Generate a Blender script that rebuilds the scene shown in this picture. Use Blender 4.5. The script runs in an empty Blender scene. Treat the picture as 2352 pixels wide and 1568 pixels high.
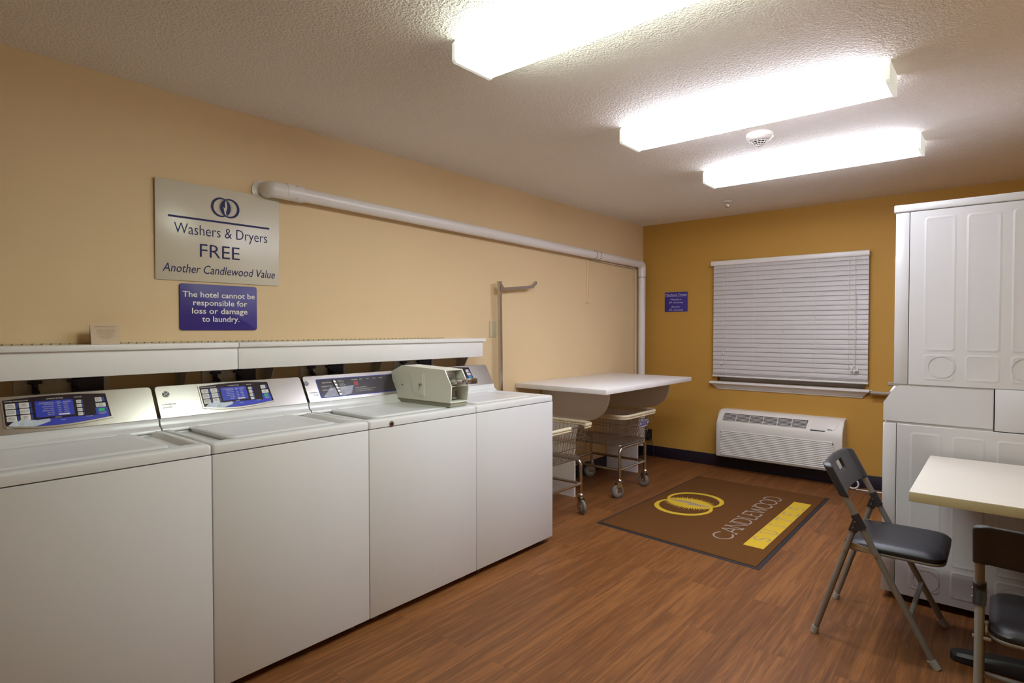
import bpy, bmesh, math, random
from mathutils import Vector, Matrix
random.seed(7)
SC = bpy.context.scene
COL = SC.collection
PI = math.pi

# ------------------------------------------------------------------ materials
def mat(name, col, rough=.5, metal=0., spec=.5, bump=None, emit=None, var=None, coat=0.):
    m = bpy.data.materials.new(name); m.use_nodes = True
    nt = m.node_tree; b = nt.nodes['Principled BSDF']
    b.inputs['Base Color'].default_value = (*col, 1)
    b.inputs['Roughness'].default_value = rough
    b.inputs['Metallic'].default_value = metal
    b.inputs['Specular IOR Level'].default_value = spec
    b.inputs['Coat Weight'].default_value = coat
    tc = nt.nodes.new('ShaderNodeTexCoord')
    if var:                     # slight procedural colour variation: (scale, amount)
        n = nt.nodes.new('ShaderNodeTexNoise'); n.inputs['Scale'].default_value = var[0]; n.inputs['Detail'].default_value = 4
        nt.links.new(tc.outputs['Object'], n.inputs['Vector'])
        mx = nt.nodes.new('ShaderNodeMix'); mx.data_type = 'RGBA'
        k = 1 - var[1]; k2 = 1 + var[1]
        mx.inputs['A'].default_value = (col[0]*k, col[1]*k, col[2]*k, 1)
        mx.inputs['B'].default_value = (min(1, col[0]*k2), min(1, col[1]*k2), min(1, col[2]*k2), 1)
        nt.links.new(n.outputs['Fac'], mx.inputs['Factor'])
        nt.links.new(mx.outputs['Result'], b.inputs['Base Color'])
    if bump:                    # (scale, strength, distance, stretch xyz)
        mp = nt.nodes.new('ShaderNodeMapping'); nt.links.new(tc.outputs['Object'], mp.inputs['Vector'])
        if len(bump) > 3: mp.inputs['Scale'].default_value = bump[3]
        n = nt.nodes.new('ShaderNodeTexNoise'); n.inputs['Scale'].default_value = bump[0]; n.inputs['Detail'].default_value = 3
        nt.links.new(mp.outputs['Vector'], n.inputs['Vector'])
        bp = nt.nodes.new('ShaderNodeBump'); bp.inputs['Strength'].default_value = bump[1]; bp.inputs['Distance'].default_value = bump[2]
        nt.links.new(n.outputs['Fac'], bp.inputs['Height']); nt.links.new(bp.outputs['Normal'], b.inputs['Normal'])
    if emit:
        b.inputs['Emission Color'].default_value = (*emit[0], 1); b.inputs['Emission Strength'].default_value = emit[1]
    return m

M = {}
M['enamel'] = mat('white_enamel', (.70, .70, .70), .24, bump=(60, .03, .001))
M['dryer_white'] = mat('dryer_enamel', (.585, .575, .585), .26, bump=(60, .03, .001))
M['plastic_white'] = mat('white_plastic', (.80, .78, .75), .35, var=(8, .02))
M['coin'] = mat('coin_box_enamel', (.74, .74, .635), .3, bump=(140, .05, .0006))
M['coin_dark'] = mat('coin_box_base', (.30, .29, .21), .4, var=(20, .05))
M['steel'] = mat('brushed_stainless', (.58, .56, .525), .24, 1., bump=(40, .12, .0006, (30, 1, 30)))
M['chrome'] = mat('chrome', (.66, .64, .61), .22, 1., var=(12, .04))
M['chrome_old'] = mat('worn_chrome', (.54, .505, .465), .24, 1., var=(30, .15))
M['wire'] = mat('wire_metal', (.40, .365, .335), .3, 1., var=(30, .15))
M['laminate'] = mat('white_laminate', (.80, .77, .76), .34, var=(6, .015))
M['laminate_dim'] = mat('shelf_paint', (.80, .78, .75), .42, var=(6, .02))
M['table_top'] = mat('cream_laminate', (.62, .575, .515), .42, var=(9, .03))
M['table_edge'] = mat('beige_edge', (.50, .42, .25), .5, var=(30, .06))
M['black_metal'] = mat('black_metal', (.012, .010, .014), .45, var=(30, .2))
M['vinyl'] = mat('black_vinyl', (.012, .011, .015), .40, bump=(260, .12, .0006))
M['black_plastic'] = mat('black_plastic', (.028, .026, .030), .42, bump=(300, .15, .0005))
M['chair_metal'] = mat('taupe_painted_tube', (.25, .232, .212), .36, .35, bump=(200, .1, .0004))
M['tan_metal'] = mat('tan_link_plate', (.42, .36, .25), .4, .6, var=(30, .08))
M['dark'] = mat('dark_interior', (.016, .012, .014), .6, var=(30, .2))
M['rubber'] = mat('grey_rubber', (.17, .16, .15), .55, var=(30, .1))
M['wheel_grey'] = mat('grey_wheel', (.34, .32, .30), .45, var=(30, .06))
M['cream'] = mat('cream_vinyl_bumper', (.70, .60, .42), .4, var=(15, .06))
M['pvc'] = mat('white_pvc', (.78, .74, .72), .28, var=(6, .02))
M['ivory'] = mat('ivory_plastic', (.60, .52, .33), .4, var=(12, .03))
M['cordw'] = mat('white_cord', (.70, .66, .58), .5, var=(20, .05))
M['navy'] = mat('sign_navy', (.035, .020, .22), .42, var=(60, .12))
M['navy2'] = mat('navy_ink', (.016, .014, .10), .5, spec=.25, var=(60, .08))
M['sign'] = mat('sign_cream', (.60, .545, .43), .28, bump=(500, .06, .0004))
M['white_ink'] = mat('white_ink', (.82, .80, .74), .5, var=(40, .02))
M['grey_ink'] = mat('pale_blue_ink', (.55, .55, .72), .5, var=(40, .02))
M['black_ink'] = mat('black_ink', (.02, .02, .025), .5, var=(40, .1))
M['panel_black'] = mat('control_panel_black', (.020, .010, .017), .22, var=(200, .3))
M['panel_grey'] = mat('control_panel_charcoal', (.040, .034, .042), .24, var=(200, .3))
M['panel_blue'] = mat('control_panel_blue', (.030, .050, .50), .28, var=(60, .1))
M['panel_blue2'] = mat('control_panel_dark_blue', (.025, .055, .30), .3, var=(60, .1))
M['button'] = mat('button_white', (.72, .70, .68), .4, var=(40, .02))
M['cloth_dim'] = mat('printed_towel_dim', (.30, .30, .38), .35, var=(60, .6))
M['cloth_print'] = mat('printed_towel', (.55, .62, .74), .35, var=(60, .45))
M['green_led'] = mat('green_display', (.0, .10, .03), .4, emit=((.0, .55, .12), .14), var=(300, .3))
M['red_led'] = mat('red_display', (.12, .01, .012), .4, emit=((.7, .03, .04), .10), var=(300, .3))
M['brown_ink'] = mat('brown_ink', (.24, .14, .06), .6, var=(40, .1))
M['card'] = mat('kraft_card', (.62, .48, .33), .7, var=(40, .05))
M['blind'] = mat('blind_slat', (.53, .49, .475), .42, var=(5, .03))
M['trimw'] = mat('white_trim_paint', (.74, .70, .67), .38, var=(8, .02))
M['ptac'] = mat('almond_plastic', (.70, .655, .60), .42, bump=(300, .05, .0004))
M['smoke'] = mat('offwhite_plastic', (.74, .69, .62), .45, var=(12, .02))
M['mat_yellow'] = mat('yellow_pile', (.60, .40, .035), .95, spec=.1, bump=(420, .6, .002), var=(160, .10))
M['mat_grey'] = mat('grey_pile', (.32, .25, .20), .95, spec=.1, bump=(420, .6, .002), var=(160, .10))
M['mat_rubber'] = mat('black_rubber', (.016, .013, .016), .7, bump=(300, .3, .001))
M['baseboard'] = mat('navy_vinyl_base', (.014, .009, .020), .5, var=(40, .2))
M['valve'] = mat('valve_dark', (.025, .018, .045), .5, var=(60, .3))
M['supply'] = mat('supply_box_grey', (.66, .62, .58), .5, var=(20, .2))
M['bracket'] = mat('grey_bracket', (.55, .50, .45), .45, var=(20, .1))
M['fixture'] = mat('fixture_white_metal', (.80, .79, .78), .35, var=(10, .02))
M['endcap'] = mat('fixture_end_cap', (.78, .80, .76), .4, emit=((.9, .95, .88), .16), var=(10, .02))

def wall_mat(name, col, bs=420, st=.22):
    m = mat(name, col, .62, bump=(bs, st, .0012), var=(2.2, .035), spec=.25)
    return m
M['wall_tan'] = wall_mat('tan_wallcovering', (.74, .56, .33))
M['wall_brown'] = wall_mat('brown_wall_paint', (.48, .262, .050))
M['wall_plain'] = wall_mat('plain_wall', (.55, .44, .30))

def ceiling_mat():
    m = bpy.data.materials.new('knockdown_ceiling'); m.use_nodes = True
    nt = m.node_tree; b = nt.nodes['Principled BSDF']
    b.inputs['Roughness'].default_value = .75; b.inputs['Specular IOR Level'].default_value = .25
    b.inputs['Base Color'].default_value = (.90, .84, .77, 1)
    tc = nt.nodes.new('ShaderNodeTexCoord')
    n = nt.nodes.new('ShaderNodeTexNoise'); n.inputs['Scale'].default_value = 105; n.inputs['Detail'].default_value = 2.5; n.inputs['Roughness'].default_value = .5
    nt.links.new(tc.outputs['Object'], n.inputs['Vector'])
    r = nt.nodes.new('ShaderNodeValToRGB'); r.color_ramp.elements[0].position = .42; r.color_ramp.elements[1].position = .62
    nt.links.new(n.outputs['Fac'], r.inputs['Fac'])
    bp = nt.nodes.new('ShaderNodeBump'); bp.inputs['Strength'].default_value = .75; bp.inputs['Distance'].default_value = .004
    nt.links.new(r.outputs['Color'], bp.inputs['Height']); nt.links.new(bp.outputs['Normal'], b.inputs['Normal'])
    return m
M['ceiling'] = ceiling_mat()

def floor_mat():
    m = bpy.data.materials.new('wood_plank_vinyl'); m.use_nodes = True
    nt = m.node_tree; L = nt.links.new; N = nt.nodes.new; b = nt.nodes['Principled BSDF']
    tc = N('ShaderNodeTexCoord'); sp = N('ShaderNodeSeparateXYZ'); L(tc.outputs['Object'], sp.inputs['Vector'])
    cb = N('ShaderNodeCombineXYZ'); L(sp.outputs['Y'], cb.inputs['X']); L(sp.outputs['X'], cb.inputs['Y'])
    br = N('ShaderNodeTexBrick'); br.offset = .37; br.inputs['Scale'].default_value = 1
    br.inputs['Brick Width'].default_value = 1.22; br.inputs['Row Height'].default_value = .152
    br.inputs['Mortar Size'].default_value = .0008; br.inputs['Mortar Smooth'].default_value = .3
    br.inputs['Color1'].default_value = (.0, .0, .0, 1); br.inputs['Color2'].default_value = (1, 1, 1, 1); br.inputs['Mortar'].default_value = (.5, .5, .5, 1)
    L(cb.outputs['Vector'], br.inputs['Vector'])
    # per-plank shift of the grain
    ad = N('ShaderNodeVectorMath'); ad.operation = 'MULTIPLY_ADD'
    L(br.outputs['Color'], ad.inputs[0]); ad.inputs[1].default_value = (7, 3.3, 0); L(cb.outputs['Vector'], ad.inputs[2])
    mp = N('ShaderNodeMapping'); mp.inputs['Scale'].default_value = (.9, 20, 1); L(ad.outputs['Vector'], mp.inputs['Vector'])
    n1 = N('ShaderNodeTexNoise'); n1.inputs['Scale'].default_value = 1.5; n1.inputs['Detail'].default_value = 7; n1.inputs['Roughness'].default_value = .62; n1.inputs['Distortion'].default_value = 1.4
    L(mp.outputs['Vector'], n1.inputs['Vector'])
    mp2 = N('ShaderNodeMapping'); mp2.inputs['Scale'].default_value = (4, 120, 1); L(ad.outputs['Vector'], mp2.inputs['Vector'])
    n2 = N('ShaderNodeTexNoise'); n2.inputs['Scale'].default_value = 2; n2.inputs['Detail'].default_value = 4
    L(mp2.outputs['Vector'], n2.inputs['Vector'])
    mx = N('ShaderNodeMath'); mx.operation = 'MULTIPLY_ADD'; L(n2.outputs['Fac'], mx.inputs[0]); mx.inputs[1].default_value = .50
    L(n1.outputs['Fac'], mx.inputs[2])
    mx2 = N('ShaderNodeMath'); mx2.operation = 'MULTIPLY_ADD'; L(br.outputs['Color'], mx2.inputs[0]); mx2.inputs[1].default_value = .14; L(mx.outputs['Value'], mx2.inputs[2])
    r = N('ShaderNodeValToRGB'); e = r.color_ramp.elements
    e[0].position = .42; e[0].color = (.080, .030, .009, 1); e[1].position = 1.0; e[1].color = (.265, .104, .030, 1)
    k = e.new(.76); k.color = (.156, .058, .017, 1)
    L(mx2.outputs['Value'], r.inputs['Fac'])
    dk = N('ShaderNodeMix'); dk.data_type = 'RGBA'; dk.inputs['B'].default_value = (.085, .036, .015, 1)
    L(r.outputs['Color'], dk.inputs['A']); L(br.outputs['Fac'], dk.inputs['Factor']); L(dk.outputs['Result'], b.inputs['Base Color'])
    b.inputs['Roughness'].default_value = .46; b.inputs['Specular IOR Level'].default_value = .28
    bp = N('ShaderNodeBump'); bp.inputs['Strength'].default_value = .08; bp.inputs['Distance'].default_value = .001
    L(mx.outputs['Value'], bp.inputs['Height']); L(bp.outputs['Normal'], b.inputs['Normal'])
    return m
M['floor'] = floor_mat()
M['mat_brown'] = mat('brown_pile', (.130, .054, .016), .97, spec=.08, bump=(420, .8, .003), var=(180, .22))

def lens_mat(name, col, s):
    """prismatic lens lit by two tubes inside: bright bands along the tubes, dimmer between and past the tube ends"""
    m = bpy.data.materials.new(name); m.use_nodes = True
    nt = m.node_tree; L = nt.links.new; N = nt.nodes.new; b = nt.nodes['Principled BSDF']
    b.inputs['Base Color'].default_value = (.75, .76, .74, 1); b.inputs['Roughness'].default_value = .3
    tc = N('ShaderNodeTexCoord'); sp = N('ShaderNodeSeparateXYZ'); L(tc.outputs['Object'], sp.inputs['Vector'])
    def math_(op, a, bb=None, c=None):
        n = N('ShaderNodeMath'); n.operation = op
        for i, v in enumerate((a, bb, c)):
            if v is None: continue
            if isinstance(v, (int, float)): n.inputs[i].default_value = v
            else: L(v, n.inputs[i])
        return n.outputs['Value']
    ay = math_('ABSOLUTE', sp.outputs['Y'])
    d = math_('DIVIDE', math_('SUBTRACT', ay, .062), .023)
    band = math_('EXPONENT', math_('MULTIPLY', math_('MULTIPLY', d, d), -1.0))
    ax = math_('ABSOLUTE', sp.outputs['X'])
    mr = N('ShaderNodeMapRange'); mr.interpolation_type = 'SMOOTHSTEP'; L(ax, mr.inputs['Value'])
    mr.inputs['From Min'].default_value = .605; mr.inputs['From Max'].default_value = .44; mr.inputs['To Min'].default_value = .0; mr.inputs['To Max'].default_value = 1
    wv = N('ShaderNodeTexWave'); wv.bands_direction = 'X'; wv.inputs['Scale'].default_value = 42; wv.inputs['Distortion'].default_value = 0
    L(tc.outputs['Object'], wv.inputs['Vector'])
    side = math_('MULTIPLY', math_('GREATER_THAN', ay, .098), .19)
    band = math_('ADD', band, side)
    tot = math_('MULTIPLY_ADD', math_('MULTIPLY', band, mr.outputs['Result']), s, .52)
    tot = math_('MULTIPLY', tot, math_('MULTIPLY_ADD', wv.outputs['Fac'], .12, .92))
    b.inputs['Emission Color'].default_value = (*col, 1)
    L(tot, b.inputs['Emission Strength'])
    return m

# ------------------------------------------------------------------ mesh helpers
def B(): return bmesh.new()
def merge(bm, tmp, mtx=None):
    if mtx is not None: bmesh.ops.transform(tmp, matrix=mtx, verts=tmp.verts)
    me = bpy.data.meshes.new('t'); tmp.to_mesh(me); tmp.free(); bm.from_mesh(me); bpy.data.meshes.remove(me)
def box(bm, x0, x1, y0, y1, z0, z1, bev=0., seg=2, mtx=None):
    t = B(); bmesh.ops.create_cube(t, size=1)
    for v in t.verts: v.co = Vector(((x0+x1)/2+v.co.x*(x1-x0), (y0+y1)/2+v.co.y*(y1-y0), (z0+z1)/2+v.co.z*(z1-z0)))
    if bev > 0: bmesh.ops.bevel(t, geom=list(t.edges), offset=bev, segments=seg, profile=.5, affect='EDGES')
    merge(bm, t, mtx); return bm
def loft(bm, loops, cap0=True, cap1=True, closed=True):
    vs = [[bm.verts.new(p) for p in lp] for lp in loops]
    n = len(vs[0])
    for a, b_ in zip(vs, vs[1:]):
        for i in range(n if closed else n-1):
            j = (i+1) % n
            try: bm.faces.new((a[i], a[j], b_[j], b_[i]))
            except ValueError: pass
    if cap0: bm.faces.new(list(reversed(vs[0])))
    if cap1: bm.faces.new(vs[-1])
    return bm
def fixn(bm): bmesh.ops.recalc_face_normals(bm, faces=bm.faces); return bm
def tube(bm, pts, r, n=10, cap=True, closed=False, flat=None, up=None):
    """round tube along a polyline; flat=(a,b) gives an oval/rect section"""
    pts = [Vector(p) for p in pts]; m = len(pts); loops = []
    prev = None
    for i, p in enumerate(pts):
        if closed: d = (pts[(i+1) % m]-pts[i-1]).normalized()
        elif i == 0: d = (pts[1]-pts[0]).normalized()
        elif i == m-1: d = (pts[-1]-pts[-2]).normalized()
        else:
            d = ((pts[i+1]-p).normalized()+(p-pts[i-1]).normalized()).normalized()
        if up is not None: u = Vector(up)
        elif prev is None: u = Vector((0, 0, 1)) if abs(d.z) < .9 else Vector((1, 0, 0))
        else: u = prev
        u = (u-d*u.dot(d)).normalized(); w = d.cross(u); prev = u
        k = 1.
        if 0 < i < m-1 or closed:
            a = (p-pts[i-1]).normalized(); c = max(.5, a.dot(d)); k = 1/c
        ra, rb = flat if flat else (r, r)
        loops.append([p+u*math.cos(2*PI*j/n+PI/n)*ra*(1)+w*math.sin(2*PI*j/n+PI/n)*rb for j in range(n)])
    if closed: loft(bm, loops+[loops[0]], False, False)
    else: loft(bm, loops, cap, cap)
    return bm
def sqtube(bm, pts, s, up=(0, 0, 1)):
    return tube(bm, pts, s*.7071, 4, up=up)
def rounded(pts, r, n=5, closed=False):
    """round the corners of a polyline"""
    pts = [Vector(p) for p in pts]; out = []; m = len(pts)
    for i, p in enumerate(pts):
        if not closed and (i == 0 or i == m-1): out.append(p); continue
        a = pts[i-1]; c = pts[(i+1) % m]
        la, lc = (a-p).length, (c-p).length; q = min(r, la*.49, lc*.49)
        s = p+(a-p).normalized()*q; e = p+(c-p).normalized()*q
        for k in range(n+1):
            t = k/n; out.append(s*(1-t)**2+p*2*t*(1-t)+e*t*t)
    return out
def rr(x0, x1, y0, y1, r, n=5):
    """rounded rectangle, 2D, ccw"""
    o = []
    for cx, cy, a0 in ((x1-r, y1-r, 0), (x0+r, y1-r, 90), (x0+r, y0+r, 180), (x1-r, y0+r, 270)):
        for k in range(n+1):
            a = math.radians(a0+90*k/n); o.append((cx+r*math.cos(a), cy+r*math.sin(a)))
    return o
class Fr:
    """a flat frame in space: origin, u (reading direction), v (up), n (towards the viewer)"""
    def __init__(s, o, u, v): s.o = Vector(o); s.u = Vector(u).normalized(); s.v = Vector(v).normalized(); s.n = s.u.cross(s.v).normalized()
    def p(s, a, b, c=0.): return s.o+s.u*a+s.v*b+s.n*c
def slab(bm, fr, poly, c0, c1, bev=0.):
    """extrude a 2D polygon between heights c0 and c1 of the frame"""
    t = B(); loft(t, [[fr.p(a, b, c0) for a, b in poly], [fr.p(a, b, c1) for a, b in poly]])
    fixn(t)
    if bev: 
        es = [e for e in t.edges if all(abs((v.co-fr.o).dot(fr.n)-c1) < 1e-6 for v in e.verts)]
        bmesh.ops.bevel(t, geom=es, offset=bev, segments=2, profile=.5, affect='EDGES')
    merge(bm, t); return bm
def sheet(bm, fr, poly, c):
    vs = [bm.verts.new(fr.p(a, b, c)) for a, b in poly]; bm.faces.new(vs); return bm
def strip(bm, fr, A, Bp, c, closed=True):
    va = [bm.verts.new(fr.p(a, b, c)) for a, b in A]; vb = [bm.verts.new(fr.p(a, b, c)) for a, b in Bp]
    n = len(va)
    for i in range(n if closed else n-1):
        j = (i+1) % n; bm.faces.new((va[i], va[j], vb[j], vb[i]))
    return bm
def lathe(bm, prof, center, axis='z', n=32):
    loops = []
    cx, cy, cz = center
    for r, h in prof:
        lp = []
        for k in range(n):
            a = 2*PI*k/n; c, s = r*math.cos(a), r*math.sin(a)
            lp.append({'z': (cx+c, cy+s, cz+h), 'x': (cx+h, cy+c, cz+s), 'y': (cx+c, cy+h, cz+s)}[axis])
        loops.append(lp)
    loft(bm, loops); return fixn(bm)
_tc = {}
def text_data(s, shear=0., off=0.):
    k = (s, shear, off)
    if k not in _tc:
        cu = bpy.data.curves.new('t', 'FONT'); cu.body = s; cu.size = 1; cu.shear = shear; cu.offset = off; cu.resolution_u = 3
        cu.align_x = 'LEFT'
        ob = bpy.data.objects.new('t', cu); COL.objects.link(ob)
        bpy.context.view_layer.update()
        me = bpy.data.meshes.new_from_object(ob.evaluated_get(bpy.context.evaluated_depsgraph_get()))
        vs = [(v.co.x, v.co.y) for v in me.vertices]; fs = [tuple(p.vertices) for p in me.polygons]
        bpy.data.objects.remove(ob); bpy.data.curves.remove(cu); bpy.data.meshes.remove(me)
        _tc[k] = (vs, fs)
    return _tc[k]
def text(bm, fr, s, a, b, h, w=None, c=.0006, align='C', shear=0., off=0.):
    """one line of lettering: cap height h, baseline at b, total width w if given"""
    vs, fs = text_data(s, shear, off)
    if not vs: return bm
    x0 = min(v[0] for v in vs); x1 = max(v[0] for v in vs)
    sy = h/.70; sx = (w/(x1-x0)) if w else sy
    W = (x1-x0)*sx
    ax = a-W/2 if align == 'C' else (a if align == 'L' else a-W)
    bv = [bm.verts.new(fr.p(ax+(x-x0)*sx, b+y*sy, c)) for x, y in vs]
    for f in fs:
        try: bm.faces.new([bv[i] for i in f])
        except ValueError: pass
    return bm

# ------------------------------------------------------------------ scene objects
def wloc(o):
    v = Vector((0, 0, 0))
    while o is not None: v += Vector(o.location); o = o.parent
    return v
def obj(name, bm, m, parent=None, world=True, smooth=True, ang=35, label=None):
    if parent is not None and world:
        d = wloc(parent); bmesh.ops.translate(bm, vec=-d, verts=bm.verts)
    me = bpy.data.meshes.new(name); bm.to_mesh(me); bm.free()
    me.materials.append(M[m] if isinstance(m, str) else m)
    if smooth:
        me.polygons.foreach_set('use_smooth', [True]*len(me.polygons)); me.set_sharp_from_angle(angle=math.radians(ang))
    o = bpy.data.objects.new(name, me); COL.objects.link(o)
    if parent is not None: o.parent = parent
    if label: o['label'] = label
    return o
def thing(name, label, cat, loc, group=None):
    o = bpy.data.objects.new(name, None); COL.objects.link(o); o.location = loc; o.empty_display_size = .1
    o['label'] = label; o['category'] = cat
    if group: o['group'] = group
    return o
def tag(o, label, cat, group=None):
    o['label'] = label; o['category'] = cat
    if group: o['group'] = group
    return o
def struct(name, bm, m, label=None, parent=None):
    o = obj(name, bm, m, parent)
    if parent is None: o['kind'] = 'structure'
    if label: o['label'] = label
    return o

# room: left wall x=0, back wall y=YB, floor z=0
YB, ZC, XR, YF = 2.66, 2.394, 3.34, -4.05
struct('floor', box(B(), -.1, XR+.1, YF-.1, YB+.1, -.1, 0), 'floor', 'brown wood-look plank floor')
struct('ceiling', box(B(), -.1, XR+.1, YF-.1, YB+.1, ZC, ZC+.1), 'ceiling', 'off-white textured ceiling')
struct('wall_left', box(B(), -.1, 0, YF-.1, YB+.1, 0, ZC), 'wall_tan', 'long tan wall behind the washing machines')
struct('wall_right', box(B(), XR, XR+.1, YF-.1, YB+.1, 0, ZC), 'wall_brown', 'brown wall behind the stacked dryer')
struct('wall_front', box(B(), 0, XR, YF-.1, YF, 0, ZC), 'wall_plain', 'plain wall behind the camera')
WX0, WX1, WZ0, WZ1 = .79, 2.03, .823, 1.90
b = B()
box(b, 0, WX0, YB, YB+.12, 0, ZC); box(b, WX1, XR, YB, YB+.12, 0, ZC); box(b, WX0, WX1, YB, YB+.12, 0, WZ0); box(b, WX0, WX1, YB, YB+.12, WZ1, ZC)
bmesh.ops.remove_doubles(b, verts=b.verts, dist=1e-5)
struct('wall_back', b, 'wall_brown', 'brown accent wall with the window')
b = box(B(), 0, XR, YB-.010, YB, 0, .112, .002); struct('baseboard_back', b, 'baseboard', 'dark vinyl base along the brown wall')
b = box(B(), 0, .010, .02, YB-.012, 0, .112, .002); struct('baseboard_left', b, 'baseboard', 'dark vinyl base along the tan wall under the counter')
# window in the back wall
win = bpy.data.objects.new('window_1', None); COL.objects.link(win); win.location = (1.41, YB+.08, WZ0); win['kind'] = 'structure'; win['label'] = 'window behind the closed blind'
b = B()
for x0, x1, z0, z1 in ((WX0, WX1, WZ0, WZ0+.085), (WX0, WX1, WZ1-.05, WZ1), (WX0, WX0+.05, WZ0+.085, WZ1-.05), (WX1-.05, WX1, WZ0+.085, WZ1-.05), (WX0+.05, WX1-.05, 1.35, 1.40)):
    box(b, x0, x1, YB+.06, YB+.10, z0, z1, .003)
obj('window_frame', b, 'trimw', win)
gm = mat('window_glass', (.9, .95, .95), .03); gm.node_tree.nodes['Principled BSDF'].inputs['Transmission Weight'].default_value = 1
obj('window_pane', box(B(), WX0+.04, WX1-.04, YB+.075, YB+.081, WZ0+.04, WZ1-.04), gm, win)
# sill: a crown profile that narrows downwards with mitred ends
b = B()
prof = [(2.660, .748, .055), (2.652, .748, .055), (2.648, .760, .052), (2.640, .764, .045), (2.632, .780, .030), (2.620, .790, .018), (2.616, .794, .016), (2.604, .800, .004), (2.600, .804, 0), (2.600, .818, 0), (2.603, .821, .002), (2.660, .822, .002)]
X0s, X1s = .737, 2.068
loops = []
for side in (0, 1):
    loops.append([((X0s+i) if side == 0 else (X1s-i), y, z) for y, z, i in prof])
loft(b, loops); fixn(b)
box(b, .792, 2.028, 2.655, 2.72, .806, .8229, .001)
struct('trim_1', b, 'trimw', 'white window sill of crown moulding under the blind')

# ---- blind
bl = thing('window_blind', 'closed white horizontal blind covering the window on the brown wall', 'blind', (1.41, 2.62, .87))
b = box(B(), .745, 2.058, 2.598, 2.656, 1.921, 1.966, .004); box(b, .745, 2.058, 2.594, 2.60, 1.926, 1.961, .002); obj('valance', b, 'trimw', bl)
b = B(); NS = 25
for k in range(NS):
    z = .905+k*.0412
    j = random.uniform(-.002, .002)
    pr = []
    for t in range(7):
        s = t/6; zz = z+s*.0455; yy = 2.606+s*.0105-.0022*math.sin(PI*s)+j*s
        pr.append((yy, zz))
    lp = [[(x, y, zz) for y, zz in pr]+[(x, y+.0028, zz) for y, zz in reversed(pr)] for x in (.770, 2.054)]
    loft(b, lp)
fixn(b); obj('slats', b, 'blind', bl)
b = box(B(), .766, 2.058, 2.598, 2.640, .868, .884, .004); box(b, .768, 2.056, 2.602, 2.644, .888, .892, .001); box(b, .768, 2.056, 2.602, 2.644, .897, .901, .001)
obj('bottom_rail', b, 'trimw', bl)
for x in (.893, 1.142, 1.395, 1.655, 1.912):
    b = tube(B(), [(x, 2.600, .872), (x, 2.600, 1.925)], .0012, 6); tube(b, [(x+.010, 2.602, .872), (x+.010, 2.602, 1.925)], .0007, 5); obj('ladder_cord', b, 'cordw', bl)
def tassel(x, y, z, p):
    b = lathe(B(), [(.002, .022), (.004, .020), (.0055, .008), (.008, 0), (.0075, -.002), (.001, -.003)], (x, y, z), n=12); return obj('tassel', b, 'trimw', p)
for x, zb in ((.874, 1.09), (.862, .99)):
    c = obj('tilt_cord', tube(B(), [(x+.004, 2.594, 1.925), (x+.002, 2.592, 1.5), (x, 2.59, zb+.02)], .0012, 6), 'cordw', bl)
    tassel(x, 2.59, zb, c)
b = tube(B(), [(1.958, 2.592, 1.925), (1.960, 2.590, 1.7), (1.955, 2.588, 1.60), (1.961, 2.587, 1.3), (1.955, 2.587, 1.04), (1.96, 2.586, 1.0)], .0016, 6)
tube(b, [(1.960, 2.592, 1.66), (1.966, 2.588, 1.58), (1.967, 2.587, 1.3), (1.961, 2.586, 1.03), (1.97, 2.586, 1.0)], .0022, 6)
lathe(b, [(.001, -.008), (.006, -.004), (.006, .004), (.001, .008)], (1.960, 2.586, 1.018), n=10)
pc = obj('pull_cord', b, 'cordw', bl)
for x in (1.940, 1.962, 1.976, 1.985): tassel(x, 2.586-random.uniform(0, .012), .975+random.uniform(-.006, .006), pc)

# ---- ceiling lights
LIGHTS = [(-1.297, 'greenish ceiling light nearest the camera, cut off by the top of the photo', (.90, 1.02, .92), 1.0),
          (-.065, 'middle ceiling light, directly in front of the smoke detector', (.90, .94, 1.10), 1.0),
          (1.055, 'farthest ceiling light, beyond the smoke detector', (.90, .95, 1.10), 1.0)]
LS = 26.0
def light(y, label, col, k):
    t = thing('ceiling_light', label, 'ceiling light', (1.938, y, ZC), 'tube lights in a row on the ceiling')
    L2, W2 = .604, .1025
    fr = Fr((0, 0, 0), (1, 0, 0), (0, 1, 0))
    b = box(B(), -L2+.012, L2-.012, -W2+.018, W2-.018, -.028, 0, .002); obj('housing', b, 'fixture', t, world=False)
    b = B(); sec = [(-W2+.004, -.024), (-W2, -.030), (-W2, -.076), (-W2+.007, -.085), (W2-.007, -.085), (W2, -.076), (W2, -.030), (W2-.004, -.024)]
    loft(b, [[(x, a, z) for a, z in sec] for x in (-L2+.008, L2-.008)], False, False, closed=False); fixn(b)
    if True:
        for f in b.faces:
            if f.normal.dot(f.calc_center_median()-Vector((0, 0, -.05))) < 0: f.normal_flip()
    o = obj('lens', b, lens_mat('lit_lens', col, LS*k), t, world=False)
    sec2 = [(-W2+.014, 0), (-W2-.002, -.020), (-W2-.003, -.080), (-W2+.006, -.089), (W2-.006, -.089), (W2+.003, -.080), (W2+.002, -.020), (W2-.014, 0)]
    for s in (-1, 1):
        b = B(); x0, x1 = (-L2-.004, -L2+.010) if s < 0 else (L2-.010, L2+.004)
        loft(b, [[(x, a, z) for a, z in sec2] for x in (x0, x1)]); fixn(b)
        obj('end_cap', b, 'endcap', t, world=False)
    return t
for a in LIGHTS: light(*a)

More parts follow.
